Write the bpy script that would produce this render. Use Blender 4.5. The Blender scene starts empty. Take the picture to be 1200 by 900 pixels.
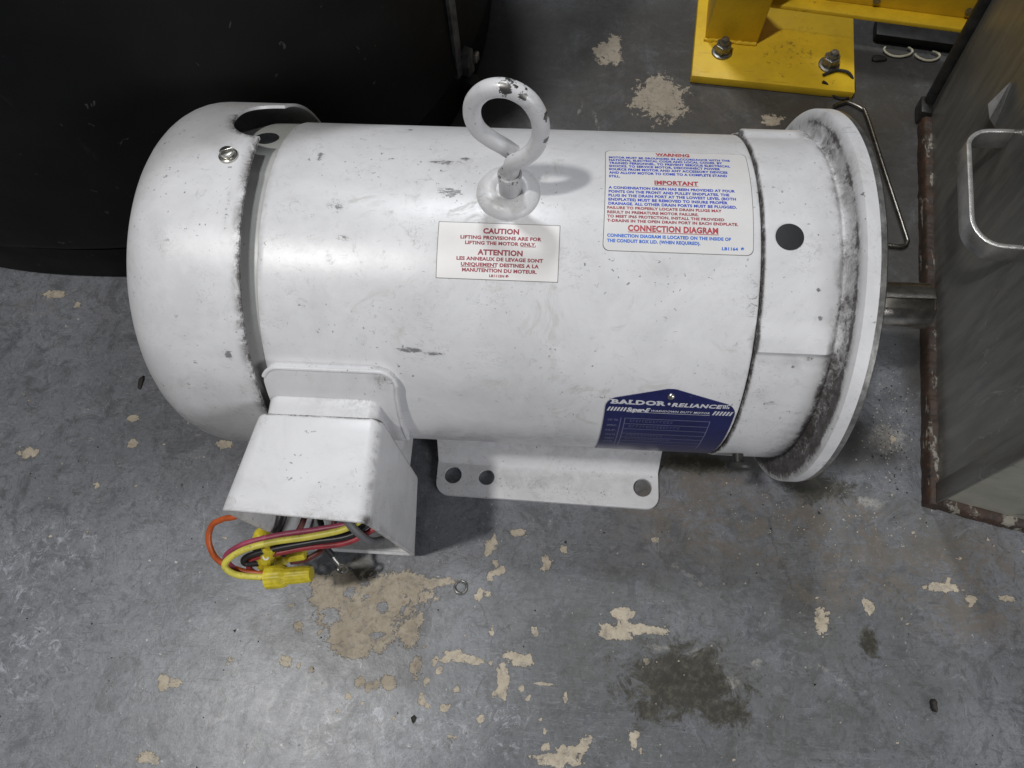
import bpy, bmesh, math, random
import numpy as np
from mathutils import Vector, Matrix
from math import sin, cos, pi, radians as R_, sqrt, atan2

random.seed(4); np.random.seed(4)
S = 0.001                      # everything below is written in millimetres
scene = bpy.context.scene
col = scene.collection
AX = 114.3                     # height of the motor axis above the floor

# ------------------------------------------------------------------ camera
cd = bpy.data.cameras.new('camera'); cam = bpy.data.objects.new('camera', cd); col.objects.link(cam)
cd.sensor_fit = 'HORIZONTAL'; cd.sensor_width = 36.0; cd.lens = 815.755 / 1200 * 36.0
cd.clip_start = 0.01; cd.clip_end = 50
PIT, YAW, ROL = 1.201, -0.115, -0.063
fw = Vector((sin(YAW)*cos(PIT), cos(YAW)*cos(PIT), -sin(PIT)))
rt = fw.cross(Vector((0, 0, 1))).normalized(); up = rt.cross(fw)
r2 = rt*cos(ROL) + up*sin(ROL); u2 = -rt*sin(ROL) + up*cos(ROL)
m = Matrix((r2, u2, -fw)).transposed().to_4x4()
m.translation = Vector((-77.5, -214.5, 505.7)) * S
cam.matrix_world = m
scene.camera = cam

# ------------------------------------------------------------------ light
scene.view_settings.view_transform = 'Standard'; scene.view_settings.look = 'None'
scene.view_settings.exposure = 0.0; scene.view_settings.gamma = 1.0
w = bpy.data.worlds.new('World'); scene.world = w; w.use_nodes = True
w.node_tree.nodes['Background'].inputs[0].default_value = (0.92, 0.95, 1.0, 1)
w.node_tree.nodes['Background'].inputs[1].default_value = 0.085

def lamp(name, direction, dist, size, power, color, size_y=None, target=(-80, 0, 60)):
    l = bpy.data.lights.new(name, 'AREA'); l.energy = power; l.color = color
    l.shape = 'RECTANGLE' if size_y else 'DISK'; l.size = size
    if size_y: l.size_y = size_y
    o = bpy.data.objects.new(name, l); col.objects.link(o)
    d = Vector(direction).normalized(); o.location = Vector(target)*S + d*dist
    o.rotation_euler = d.to_track_quat('Z', 'Y').to_euler()
    return o
lamp('overhead_lamp', (-.36, -.20, 1.0), 2.7, .15, 33, (1.0, .985, .96))
lamp('rear_overhead_lamp', (-.12, .44, 1.0), 2.6, .22, 23, (.94, .97, 1.0))
lamp('right_side_lamp', (.88, -.80, .50), 2.3, .9, 18, (.97, .98, 1.0), size_y=.6)

# ------------------------------------------------------------------ object helpers
WL = {}
def link(o, parent=None, loc=(0, 0, 0)):
    col.objects.link(o)
    if parent is not None:
        o.parent = parent; pl = WL[parent.name]
        o.location = (Vector(loc) - pl)
    else: o.location = Vector(loc)
    WL[o.name] = Vector(loc)
    return o
def thing(name, label, cat, loc=(0, 0, 0), group=None):
    o = bpy.data.objects.new(name, None); o.empty_display_size = .02
    link(o, None, Vector(loc)*S); o['label'] = label; o['category'] = cat
    if group: o['group'] = group
    return o
def tag(o, label=None, cat=None, group=None, kind=None):
    if label: o['label'] = label
    if cat: o['category'] = cat
    if group: o['group'] = group
    if kind: o['kind'] = kind
    return o
def mesh(name, vf, mat, parent=None, smooth=True, attrs=None, sharp=35, keep_origin=False, bevel=0):
    V, F = vf[0], vf[1]
    V = np.asarray(V, float)
    c = (V.min(0)+V.max(0))/2
    if parent is None: c[2] = V[:, 2].min()
    if keep_origin: c = np.zeros(3)
    me = bpy.data.meshes.new(name)
    me.from_pydata(((V-c)*S).tolist(), [], [tuple(int(i) for i in f) for f in F])
    me.validate(); me.update()
    if attrs:
        for k, fn in attrs.items():
            co = np.empty(len(me.vertices)*3); me.vertices.foreach_get('co', co)
            co = co.reshape(-1, 3)/S + c
            a = me.attributes.new(k, 'FLOAT', 'POINT')
            a.data.foreach_set('value', np.asarray(fn(co[:, 0], co[:, 1], co[:, 2]), dtype=np.float32))
    bm = bmesh.new(); bm.from_mesh(me)
    bmesh.ops.recalc_face_normals(bm, faces=bm.faces)
    if bevel:
        ed = [e for e in bm.edges if len(e.link_faces) == 2 and e.calc_face_angle() > R_(35)]
        bmesh.ops.bevel(bm, geom=ed, offset=bevel*S, segments=2, profile=.5, affect='EDGES')
    for f in bm.faces: f.smooth = smooth
    for e in bm.edges:
        if len(e.link_faces) == 2 and e.calc_face_angle() > R_(sharp): e.smooth = False
    bm.to_mesh(me); bm.free()
    me.materials.append(mat)
    o = bpy.data.objects.new(name, me)
    return link(o, parent, Vector(c)*S)
def join(*vfs):
    V = []; F = []
    for v, f in vfs:
        n = len(V); V += [tuple(p) for p in v]; F += [tuple(i+n for i in g) for g in f]
    return V, F
def pol(x, th, r):                     # point on the motor: theta in degrees, 90 = top, 180 = towards the viewer
    t = np.radians(th); return (x, r*np.cos(t), AX + r*np.sin(t))
def grid(nu, nv, fn, cu=False, cv=False):
    V = [fn(i, j) for i in range(nu) for j in range(nv)]; F = []
    for i in range(nu if cu else nu-1):
        for j in range(nv if cv else nv-1):
            a, b = (i+1) % nu, (j+1) % nv
            F.append((i*nv+j, a*nv+j, a*nv+b, i*nv+b))
    return V, F
def revolve_x(prof, n=360, rf=None, xf=None, closed=False):
    def fn(i, j):
        th = 360*i/n; x, r = prof[j]
        if xf: x = xf(x, r, th)
        if rf: r = rf(x, r, th)
        return pol(x, th, r)
    return grid(n, len(prof), fn, cu=True, cv=closed)
def revolve_z(prof, c, n=48, ribs=None):
    V, F = grid(n, len(prof), lambda i, j: (c[0]+prof[j][0]*(1+(ribs(i) if ribs else 0))*cos(2*pi*i/n), c[1]+prof[j][0]*(1+(ribs(i) if ribs else 0))*sin(2*pi*i/n), c[2]+prof[j][1]), cu=True)
    return V, F
def frame_along(pts, closed=False):
    P = [Vector(p) for p in pts]; n = len(P); T = []
    for i in range(n):
        a = P[(i-1) % n] if (closed or i > 0) else P[i]; b = P[(i+1) % n] if (closed or i < n-1) else P[i]
        T.append((b-a).normalized())
    nrm = T[0].orthogonal().normalized(); N = []
    for t in T:
        nrm = (nrm - t*nrm.dot(t)).normalized(); N.append(nrm.copy())
    return P, T, N
def smooth_path(pts, k=6, closed=False):
    P = [np.array(p, float) for p in pts]; n = len(P); out = []
    for i in range(n if closed else n-1):
        if closed: a, b, c, d = P[(i-1) % n], P[i], P[(i+1) % n], P[(i+2) % n]
        else: a, b, c, d = P[max(i-1, 0)], P[i], P[i+1], P[min(i+2, n-1)]
        for s in range(k):
            t = s/k
            out.append(tuple(.5*((2*b)+(-a+c)*t+(2*a-5*b+4*c-d)*t*t+(-a+3*b-3*c+d)*t**3)))
    if not closed: out.append(tuple(P[-1]))
    return out
def tube(pts, r, n=12, closed=False):
    P, T, N = frame_along(pts, closed); V = []; F = []
    for i, p in enumerate(P):
        b = T[i].cross(N[i]); rr = r[i] if hasattr(r, '__len__') else r
        for k in range(n):
            a = 2*pi*k/n; V.append(tuple(p + N[i]*rr*cos(a) + b*rr*sin(a)))
    m_ = len(P)
    for i in range(m_ if closed else m_-1):
        j = (i+1) % m_
        for k in range(n): F.append((i*n+k, j*n+k, j*n+(k+1) % n, i*n+(k+1) % n))
    if not closed: F.append(tuple(range(n))); F.append(tuple(range((m_-1)*n, m_*n)))
    return V, F
def boxf(o, ex, ey, ez, x0, x1, y0, y1, z0, z1):
    o, ex, ey, ez = (np.array(a, float) for a in (o, ex, ey, ez))
    V = [tuple(o+ex*x+ey*y+ez*z) for x in (x0, x1) for y in (y0, y1) for z in (z0, z1)]
    F = [(0, 1, 3, 2), (4, 6, 7, 5), (0, 4, 5, 1), (2, 3, 7, 6), (0, 2, 6, 4), (1, 5, 7, 3)]
    return V, F
def patch(xs, t0, t1, r0, r1, nt=24):        # solid curved plate on the cylinder between radii r0 and r1
    nx = len(xs)
    def g(r): return grid(nx, nt, lambda i, j: pol(xs[i], t0(xs[i]) + (t1(xs[i])-t0(xs[i]))*j/(nt-1), r(xs[i]) if callable(r) else r))
    Vo, Fo = g(r1); Vi, Fi = g(r0); n = len(Vo)
    V = Vo+Vi; F = list(Fo)+[tuple(i+n for i in f[::-1]) for f in Fi]
    ring = [i*nt for i in range(nx)] + [(nx-1)*nt+j for j in range(1, nt)] + [i*nt+nt-1 for i in range(nx-2, -1, -1)] + [j for j in range(nt-2, 0, -1)]
    for a, b in zip(ring, ring[1:]+ring[:1]): F.append((a, b, b+n, a+n))
    return V, F
def corner_cols(x0, x1, rc, n=8, mid=14):
    a = [x0+rc*(1-cos(pi/2*i/n)) for i in range(n)]; b = [x1-rc*(1-cos(pi/2*i/n)) for i in range(n)][::-1]
    mi = [x0+rc+(x1-x0-2*rc)*i/mid for i in range(mid+1)]
    return a+mi+b
def rc_off(x, x0, x1, rc):                    # how far (mm) a rounded corner eats in at column x
    d = min(x-x0, x1-x)
    return 0 if d >= rc else rc-sqrt(max(rc*rc-(rc-d)**2, 0))
def plate(outline, holes, z0, z1):            # flat plate with holes, by filled 2D curve
    cu = bpy.data.curves.new('plate', 'CURVE'); cu.dimensions = '2D'; cu.fill_mode = 'BOTH'; cu.extrude = (z1-z0)/2
    for loop in [outline]+holes:
        sp = cu.splines.new('POLY'); sp.points.add(len(loop)-1); sp.use_cyclic_u = True
        for p, q in zip(sp.points, loop): p.co = (q[0], q[1], 0, 1)
    o = bpy.data.objects.new('plate', cu); col.objects.link(o)
    dg = bpy.context.evaluated_depsgraph_get(); dg.update()
    me = bpy.data.meshes.new_from_object(o.evaluated_get(dg))
    bm = bmesh.new(); bm.from_mesh(me); bmesh.ops.remove_doubles(bm, verts=bm.verts, dist=1e-3); bm.to_mesh(me); bm.free()
    V = [(v.co.x, v.co.y, v.co.z+(z0+z1)/2) for v in me.vertices]; F = [tuple(p.vertices) for p in me.polygons]
    bpy.data.objects.remove(o); bpy.data.curves.remove(cu); bpy.data.meshes.remove(me)
    return V, F
def circ(x, y, r, n=32): return [(x+r*cos(2*pi*i/n), y+r*sin(2*pi*i/n)) for i in range(n)]
def rrect(x0, y0, x1, y1, rs, n=6):           # rs: radii of corners (x0y0, x1y0, x1y1, x0y1)
    out = []
    for (cx, cy, r, a0) in ((x0+rs[0], y0+rs[0], rs[0], pi), (x1-rs[1], y0+rs[1], rs[1], 1.5*pi), (x1-rs[2], y1-rs[2], rs[2], 0), (x0+rs[3], y1-rs[3], rs[3], .5*pi)):
        for i in range(n+1):
            a = a0+pi/2*i/n; out.append((cx+r*cos(a), cy+r*sin(a)))
    return out
def text_flat(body, bold=0.0, spacing=1.0):
    cu = bpy.data.curves.new('t', 'FONT'); cu.body = body; cu.offset = bold; cu.resolution_u = 3; cu.size = 1; cu.space_character = spacing
    cu.fill_mode = 'FRONT'
    o = bpy.data.objects.new('t', cu); col.objects.link(o)
    dg = bpy.context.evaluated_depsgraph_get(); dg.update()
    me = bpy.data.meshes.new_from_object(o.evaluated_get(dg))
    V = np.array([(v.co.x, v.co.y) for v in me.vertices]); F = [tuple(p.vertices) for p in me.polygons]
    bpy.data.objects.remove(o); bpy.data.curves.remove(cu); bpy.data.meshes.remove(me)
    return V, F
def text_on(body, x0, x1, th, h, r, bold=.02, shear=0, tilt=0, spacing=1.06):
    V, F = text_flat(body, bold, spacing)
    capv, _ = text_flat('H', bold); cap = capv[:, 1].max()
    sx = (x1-x0)/(V[:, 0].max()-V[:, 0].min()); sy = h/cap
    u = (V[:, 0]-V[:, 0].min())*sx; v = V[:, 1]*sy - h/2
    u = u + v*shear
    out = [pol(x0+a, th + np.degrees((-b + a*tilt)/96.7), r) for a, b in zip(u, v)]
    return [tuple(p) for p in out], F
def quad_on(x0, x1, ta, tb, r, lean=0, n=5):   # flat printed bar on the cylinder
    return grid(n, 2, lambda i, j: pol(x0+(x1-x0)*i/(n-1) + (lean if j == 0 else 0), ta if j == 0 else tb, r))

# ------------------------------------------------------------------ material helpers
class B:
    def __init__(s, name):
        s.m = bpy.data.materials.new(name); s.m.use_nodes = True; s.t = s.m.node_tree
        s.b = s.t.nodes['Principled BSDF']; s._p = None
    def link(s, a, b): s.t.links.new(a, b)
    def put(s, sock, v):
        if hasattr(v, 'is_output'): s.link(v, sock)
        elif isinstance(v, tuple) and len(v) == 3 and sock.type == 'RGBA': sock.default_value = (*v, 1)
        else: sock.default_value = v
    def pos(s, scale=None, rot=None):
        if s._p is None: s._p = s.t.nodes.new('ShaderNodeNewGeometry').outputs['Position']
        if scale is None: return s._p
        mp = s.t.nodes.new('ShaderNodeMapping'); s.link(s._p, mp.inputs[0]); mp.inputs['Scale'].default_value = scale
        if rot: mp.inputs['Rotation'].default_value = rot
        return mp.outputs[0]
    def noise(s, scale, detail=3, rough=.55, dist=0, vec=None, off=0):
        n = s.t.nodes.new('ShaderNodeTexNoise'); n.inputs['Scale'].default_value = scale
        n.inputs['Detail'].default_value = detail; n.inputs['Roughness'].default_value = rough; n.inputs['Distortion'].default_value = dist
        v = vec if vec is not None else s.pos()
        if off:
            a = s.t.nodes.new('ShaderNodeVectorMath'); a.operation = 'ADD'; s.link(v, a.inputs[0]); a.inputs[1].default_value = (off, off*.7, off*1.3); v = a.outputs[0]
        s.link(v, n.inputs['Vector']); return n.outputs['Fac']
    def vor(s, scale, feature='F1', vec=None):
        n = s.t.nodes.new('ShaderNodeTexVoronoi'); n.feature = feature; n.inputs['Scale'].default_value = scale
        s.link(vec if vec is not None else s.pos(), n.inputs['Vector']); return n.outputs['Distance']
    def math(s, op, a, b=0.0, clamp=False):
        n = s.t.nodes.new('ShaderNodeMath'); n.operation = op; n.use_clamp = clamp
        s.put(n.inputs[0], a); s.put(n.inputs[1], b); return n.outputs[0]
    def step(s, v, lo, hi, to0=0.0, to1=1.0):
        n = s.t.nodes.new('ShaderNodeMapRange'); n.interpolation_type = 'SMOOTHSTEP'
        s.put(n.inputs[0], v)
        n.inputs[1].default_value = lo; n.inputs[2].default_value = hi; n.inputs[3].default_value = to0; n.inputs[4].default_value = to1
        return n.outputs[0]
    def mix(s, f, a, b):
        n = s.t.nodes.new('ShaderNodeMix'); n.data_type = 'RGBA'
        s.put(n.inputs[0], f); s.put(n.inputs[6], a); s.put(n.inputs[7], b); return n.outputs[2]
    def attr(s, name):
        n = s.t.nodes.new('ShaderNodeAttribute'); n.attribute_name = name; return n.outputs['Fac']
    def mul(s, a, b): return s.math('MULTIPLY', a, b)
    def add(s, a, b): return s.math('ADD', a, b)
    def set(s, **k):
        names = dict(color='Base Color', rough='Roughness', metal='Metallic', spec='Specular IOR Level', coat='Coat Weight', coatr='Coat Roughness', trans='Transmission Weight')
        for a, v in k.items(): s.put(s.b.inputs[names[a]], v)
        return s
    def bump(s, h, strength=.2, dist=.0005):
        n = s.t.nodes.new('ShaderNodeBump'); n.inputs['Strength'].default_value = strength; n.inputs['Distance'].default_value = dist
        s.link(h, n.inputs['Height']); s.link(n.outputs[0], s.b.inputs['Normal']); return s

def white_paint(name, base=(.685, .685, .70), amount=1.0, chips=False, yellowed=0):
    b = B(name)
    c = b.mix(b.step(b.noise(16, 7, .7, .5), .35, .68), base, tuple(x*.85 for x in base))
    # broad hand-print smudges
    sm = b.mul(b.step(b.noise(38, 8, .78, 1.1), .52, .68), b.step(b.noise(11, 2, off=3), .34, .58))
    c = b.mix(b.mul(sm, .55*amount), c, (.40, .385, .36))
    sm2 = b.mul(b.step(b.noise(150, 8, .8, 1.2, off=17), .55, .66), b.step(b.noise(17, 3, off=19), .42, .68))
    c = b.mix(b.mul(sm2, .62*amount), c, (.33, .325, .32))
    # fine scuffs, stretched
    sc = b.noise(1, 6, .7, .7, vec=b.pos((80, 150, 150), (0, 0, .5)))
    scm = b.mul(b.step(b.math('ABSOLUTE', b.math('SUBTRACT', sc, .5)), .008, .0, 0, 1), b.step(b.noise(26, 3, off=7), .55, .68))
    c = b.mix(b.mul(scm, .7*amount), c, (.22, .21, .20))
    # pin chips
    sp = b.mul(b.step(b.noise(400, 3, .55, .4), .665, .70), b.step(b.noise(26, 3, off=11), .42, .60))
    c = b.mix(b.mul(sp, .75*amount), c, (.09, .085, .08))
    # dirt the parts carry, with painted shade on lower flange and box crease
    d = b.attr('dirt')
    g1 = b.mul(b.step(d, .05, 1.0), b.step(b.noise(85, 8, .78, .6, off=5), .36, .64))
    c = b.mix(b.mul(g1, .95), c, (.105, .09, .085))
    g2 = b.step(b.add(b.mul(d, .50), b.noise(300, 7, .80, .3, off=2)), .84, 1.02)
    c = b.mix(b.mul(g2, .85), c, (.045, .038, .035))
    sg = b.attr('smudge')
    g3 = b.step(b.add(b.mul(sg, .55), b.noise(1, 6, .75, .6, vec=b.pos((240, 520, 520)))), .83, .96)
    c = b.mix(b.mul(g3, .8), c, (.07, .07, .075))
    g4 = b.mul(b.step(sg, 0, 1), b.step(b.noise(120, 4, off=9), .35, .7))
    c = b.mix(b.mul(g4, .35), c, (.33, .32, .33))
    ro = b.add(b.add(.29, b.mul(sm, .28)), b.add(b.mul(g2, .35), b.mul(b.noise(90, 4), .10)))
    if chips:
        k = b.step(b.add(b.mul(b.attr('chip'), .6), b.noise(420, 4, .65, off=4)), .84, .88)
        c = b.mix(k, c, (.16, .155, .15)); b.set(metal=b.mul(k, .85)); ro = b.math('MAXIMUM', b.mul(ro, b.math('SUBTRACT', 1, k)), b.mul(k, .38))
    h = b.add(b.mul(b.noise(55, 3), .6), b.add(b.mul(b.noise(520, 2), .12), b.mul(g2, .25)))
    b.set(color=c, rough=ro, spec=.5).bump(h, .22, .0006)
    return b.m

def simple(name, color, rough=.5, metal=0, spec=.5, var=.12, nscale=60, bump=.1, speck=None, coat=0):
    b = B(name)
    n = b.noise(nscale, 5, .65)
    c = b.mix(b.step(n, .3, .7), tuple(x*(1-var) for x in color), tuple(min(1, x*(1+var)) for x in color))
    if speck: c = b.mix(b.mul(b.step(b.noise(nscale*4, 5, .7, off=3), speck[1], speck[1]+.05), speck[2]), c, speck[0])
    b.set(color=c, rough=b.add(rough-.08, b.mul(n, .16)), metal=metal, spec=spec, coat=coat)
    b.bump(b.noise(nscale*5, 3), bump, .0003)
    return b.m

M = {}
M['white'] = white_paint('white_epoxy_paint')
M['white_chip'] = white_paint('white_epoxy_paint_chipped', chips=True)
M['bracket'] = white_paint('greyed_white_paint', base=(.46, .465, .445), amount=.6)  # white paint with the shade of the gap mixed into its base
M['steel'] = simple('bare_machined_steel', (.50, .49, .47), .32, 1, nscale=180, var=.25, speck=((.12, .10, .08), .62, .6))
M['shaft'] = simple('ground_steel', (.46, .44, .41), .24, 1, nscale=150, var=.25, speck=((.10, .07, .05), .63, .8))
M['screw'] = simple('zinc_screw', (.55, .54, .50), .3, 1, nscale=300)
M['bolt'] = simple('oily_dark_bolt', (.22, .215, .20), .36, .8, nscale=300, var=.4, speck=((.5, .48, .42), .64, .7))
M['blackplug'] = simple('black_rubber', (.012, .013, .015), .55, 0, nscale=200)
M['darkhole'] = simple('dark_inside', (.03, .03, .03), .8)
M['sticker'] = simple('clear_grey_sticker', (.665, .655, .65), .36, 0, nscale=40, var=.03, speck=((.5, .48, .46), .66, .35), bump=.03)
M['sticker2'] = simple('white_sticker', (.74, .725, .715), .36, 0, nscale=40, var=.03, speck=((.5, .48, .46), .66, .4), bump=.03)
M['red'] = simple('red_print', (.40, .045, .06), .5, var=.15, nscale=500, bump=0)
M['dred'] = simple('dark_red_print', (.30, .035, .055), .5, var=.2, nscale=500, bump=0)
M['blue'] = simple('blue_print', (.015, .05, .45), .5, var=.1, nscale=500, bump=0)
M['lblue'] = simple('light_blue_print', (.015, .13, .55), .5, var=.2, nscale=500, bump=0)
M['navy'] = simple('navy_nameplate_enamel', (.011, .014, .080), .32, 0, nscale=60, var=.18, speck=((.05, .055, .13), .66, .6))
M['silver'] = simple('silver_lettering', (.62, .62, .66), .4, .1, nscale=300, bump=0)
M['engrave'] = simple('faint_engraved_lines', (.16, .165, .27), .4, .1, nscale=300, bump=0)
M['edge'] = simple('label_edge', (.18, .17, .165), .6, nscale=300)
M['castal'] = simple('cast_aluminium_inside', (.52, .52, .52), .42, .7, nscale=120, var=.2)
b = B('black_polyethylene')
c = b.mix(b.step(b.noise(7, 5, .6), .4, .7), (.0035, .0037, .0042), (.0085, .0082, .0075))
c = b.mix(b.mul(b.step(b.noise(1, 7, .75, 1.0, vec=b.pos((30, 30, 12))), .62, .72), .6), c, (.030, .029, .026))
c = b.mix(b.mul(b.step(b.noise(120, 4, .6, .6, off=5), .69, .72), .7), c, (.09, .088, .08))
b.set(color=c, rough=b.add(.38, b.mul(b.noise(30, 5), .3)), spec=.25).bump(b.noise(60, 5), .25, .0008); M['tub'] = b.m
M['tubtrim'] = simple('scuffed_grey_trim', (.12, .12, .12), .5, .2, nscale=80, var=.5)
M['wire_orange'] = simple('orange_insulation', (.42, .085, .02), .42, var=.2, nscale=120)
M['wire_red'] = simple('red_insulation', (.28, .032, .042), .46, var=.3, nscale=120)
M['wire_pink'] = simple('faded_red_insulation', (.30, .05, .095), .45, var=.2, nscale=120)
M['wire_yellow'] = simple('yellow_insulation', (.55, .49, .08), .42, var=.15, nscale=120, speck=((.2, .17, .05), .6, .7))
M['wire_black'] = simple('black_insulation', (.02, .02, .022), .4, nscale=120)
M['wire_brown'] = simple('brown_insulation', (.10, .025, .02), .45, nscale=120)
M['wire_grey'] = simple('grey_sleeve', (.13, .13, .14), .5, nscale=120)
M['nut'] = simple('yellow_connector_plastic', (.56, .46, .03), .42, var=.22, nscale=150, speck=((.12, .09, .02), .64, .6))
M['copper'] = simple('tinned_wire_end', (.45, .38, .30), .35, 1, nscale=300)
M['cabtrim'] = simple('dark_edge_trim', (.03, .029, .028), .5, .3, nscale=80, var=.4)
M['handle'] = simple('polished_handle_steel', (.62, .61, .59), .30, .75, nscale=120, var=.15)
M['rod'] = simple('galvanised_rod', (.24, .225, .20), .34, 1, nscale=200, var=.3)
M['ivory'] = simple('ivory_cable', (.55, .52, .40), .45, nscale=200)
M['crud'] = simple('dark_debris', (.02, .018, .015), .7, nscale=300, var=.4)
M['crumb'] = simple('pale_debris', (.50, .46, .38), .8, nscale=300, var=.2)

# yellow machine paint, worn
b = B('yellow_machine_paint')
c = b.mix(b.step(b.noise(25, 5, .65), .3, .7), (.76, .50, .020), (.60, .385, .018))
c = b.mix(b.mul(b.step(b.add(b.noise(150, 7, .75), b.mul(b.step(b.noise(16, 3, off=4), .5, .72), .12)), .62, .72), .6), c, (.10, .065, .02))
c = b.mix(b.mul(b.step(b.noise(1, 6, .7, vec=b.pos((30, 260, 260))), .60, .70), .35), c, (.22, .13, .03))
b.set(color=c, rough=b.add(.34, b.mul(b.noise(80, 4), .3))).bump(b.noise(260, 4), .3, .0005); M['yellow'] = b.m

# stainless cabinet
b = B('dull_stainless_steel')
n1 = b.noise(1, 7, .75, vec=b.pos((110, 110, 6))); n2 = b.noise(9, 5, .6)
c = b.mix(b.step(n2, .3, .75), (.115, .115, .112), (.20, .197, .18))
c = b.mix(b.mul(b.step(b.noise(45, 6, .75, 1.0), .66, .72), .7), c, (.03, .025, .02))
c = b.mix(b.mul(b.step(n1, .42, .62), .45), c, (.29, .285, .255))
c = b.mix(b.mul(b.mul(b.step(b.math('ABSOLUTE', b.math('SUBTRACT', b.noise(1, 4, .6, .3, vec=b.pos((40, 30, 9), (.7, 0, 0)), off=3), .5)), .010, .0), b.step(b.noise(9, 3, off=4), .52, .62)), .6), c, (.4, .39, .36))
b.set(color=c, metal=.35, rough=b.add(.18, b.mul(n2, .25))).bump(b.add(b.mul(n1, .3), b.noise(12, 2)), .12, .001); M['stainless'] = b.m
b = B('greenish_grime_steel')
c = b.mix(b.step(b.noise(20, 5, .6), .3, .7), (.36, .355, .30), (.25, .25, .21))
c = b.mix(b.mul(b.step(b.noise(70, 7, .75, .8), .58, .70), .8), c, (.07, .055, .04))
b.set(color=c, metal=.2, rough=.45).bump(b.noise(90, 4), .2, .0005); M['grimesteel'] = b.m
# rusty rail
b = B('rusty_painted_rail')
r1 = b.noise(70, 7, .72, .6); r2_ = b.noise(1, 5, .65, .4, vec=b.pos((90, 22, 90)))
c = b.mix(b.step(r1, .35, .7), (.020, .013, .009), (.055, .026, .014))
c = b.mix(b.step(b.noise(240, 5, .7, off=3), .58, .72), c, (.10, .045, .022))
c = b.mix(b.mul(b.step(r2_, .54, .60), b.step(b.noise(150, 6, .75, off=8), .42, .52)), c, (.24, .225, .19))
c = b.mix(b.step(b.noise(40, 6, .7, off=6), .60, .68), c, (.012, .009, .007))
b.set(color=c, rough=.62).bump(b.add(r1, b.mul(b.noise(300, 4), .5)), .7, .0015); M['rust'] = b.m

# floor ------------------------------------------------------------
b = B('worn_grey_floor_paint')
base = b.mix(b.step(b.noise(5, 6, .62), .32, .70), (.122, .127, .140), (.205, .212, .232))
base = b.mix(b.mul(b.step(b.noise(34, 12, .84, .9), .49, .585), .66), base, (.078, .081, .088))
base = b.mix(b.mul(b.step(b.noise(80, 10, .85, 1.6, off=41), .535, .575), .55), base, (.055, .057, .061))
base = b.mix(b.mul(b.step(b.noise(420, 6, .85, .4, off=43), .50, .66), .42), base, (.070, .072, .075))
# pale rubbed mottling, stronger where lamp sheen is painted into the floor
ru = b.mul(b.step(b.noise(105, 11, .86, 1.1, off=2), .52, .60), b.add(.30, b.mul(b.step(b.attr('white'), -.2, .6), .85)))
base = b.mix(b.mul(ru, .72), base, (.37, .38, .42))
rub = b.attr('rub')
base = b.mix(b.mul(b.step(b.add(b.mul(rub, .5), b.noise(210, 8, .82, .8, off=4)), .70, .92), .85), base, (.44, .43, .41))
# scratches in several directions
for k, (rz, lo, am) in enumerate(((.4, .010, .5), (1.3, .007, .6), (2.2, .007, .5), (.9, .009, .55), (1.8, .008, .5))):
    v = b.pos((9+3*k, 95+30*k, 16), (0, 0, rz)); s1 = b.noise(1, 4, .6, .35, vec=v, off=k*3+1)
    mk = b.mul(b.step(b.math('ABSOLUTE', b.math('SUBTRACT', s1, .5)), lo, .0), b.step(b.noise(15, 4, .6, off=k*5+2), .50, .60))
    base = b.mix(b.mul(mk, am), base, (.045, .045, .047) if k % 2 == 0 else (.28, .285, .295))
# dark flecks and pits
fl = b.mul(b.step(b.noise(95, 6, .7, 1.2, off=12), .67, .71), b.step(b.noise(14, 3, off=15), .42, .6))
base = b.mix(b.mul(fl, .75), base, (.045, .045, .046))
fp = b.step(b.add(b.noise(480, 4, .65, off=20), b.mul(b.noise(18, 3, off=22), .14)), .725, .75)
base = b.mix(b.mul(fp, .6), base, (.04, .04, .04))
wp = b.step(b.add(b.noise(260, 3, .5, off=31), b.mul(b.noise(20, 2, off=33), .12)), .775, .80)
base = b.mix(b.mul(wp, .8), base, (.48, .46, .42))
fq = b.mul(b.step(b.noise(190, 5, .6, 2.0, off=71), .655, .68), b.step(b.noise(21, 3, off=73), .40, .55))
base = b.mix(b.mul(fq, .7), base, (.050, .050, .052))
fr_ = b.mul(b.step(b.noise(240, 6, .7, 1.5, off=75), .66, .685), b.step(b.noise(11, 3, off=77), .42, .56))
base = b.mix(b.mul(fr_, .8), base, (.36, .34, .31))
for (sc_, th_, of_, colr, am) in ((17, .006, 81, (.055, .055, .057), .55), (29, .008, 83, (.32, .32, .32), .40)):
    ve = b.t.nodes.new('ShaderNodeVectorMath'); ve.operation = 'ADD'; b.link(b.pos((1, .35, 1), (0, 0, of_*.37)), ve.inputs[0]); ve.inputs[1].default_value = (of_, 0, 0)
    wv = b.t.nodes.new('ShaderNodeTexNoise'); wv.inputs['Scale'].default_value = 40; wv.inputs['Detail'].default_value = 3; b.link(b.pos(), wv.inputs['Vector'])
    sw = b.t.nodes.new('ShaderNodeVectorMath'); sw.operation = 'SCALE'; b.link(wv.outputs['Color'], sw.inputs[0]); sw.inputs['Scale'].default_value = .010
    v2 = b.t.nodes.new('ShaderNodeVectorMath'); v2.operation = 'ADD'; b.link(ve.outputs[0], v2.inputs[0]); b.link(sw.outputs[0], v2.inputs[1])
    cr = b.step(b.vor(sc_, 'DISTANCE_TO_EDGE', v2.outputs[0]), th_, th_*.3)
    base = b.mix(b.mul(b.mul(cr, b.step(b.noise(34, 5, .7, off=of_), .56, .62)), am), base, colr)
# fine gritty wear
base = b.mix(b.mul(b.step(b.noise(260, 9, .88, .6, off=91), .53, .60), .45), base, (.066, .067, .070))
base = b.mix(b.mul(b.mul(b.step(b.noise(340, 8, .85, .8, off=93), .56, .63), b.step(b.noise(30, 6, .7, off=95), .42, .62)), .55), base, (.34, .345, .36))
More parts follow.
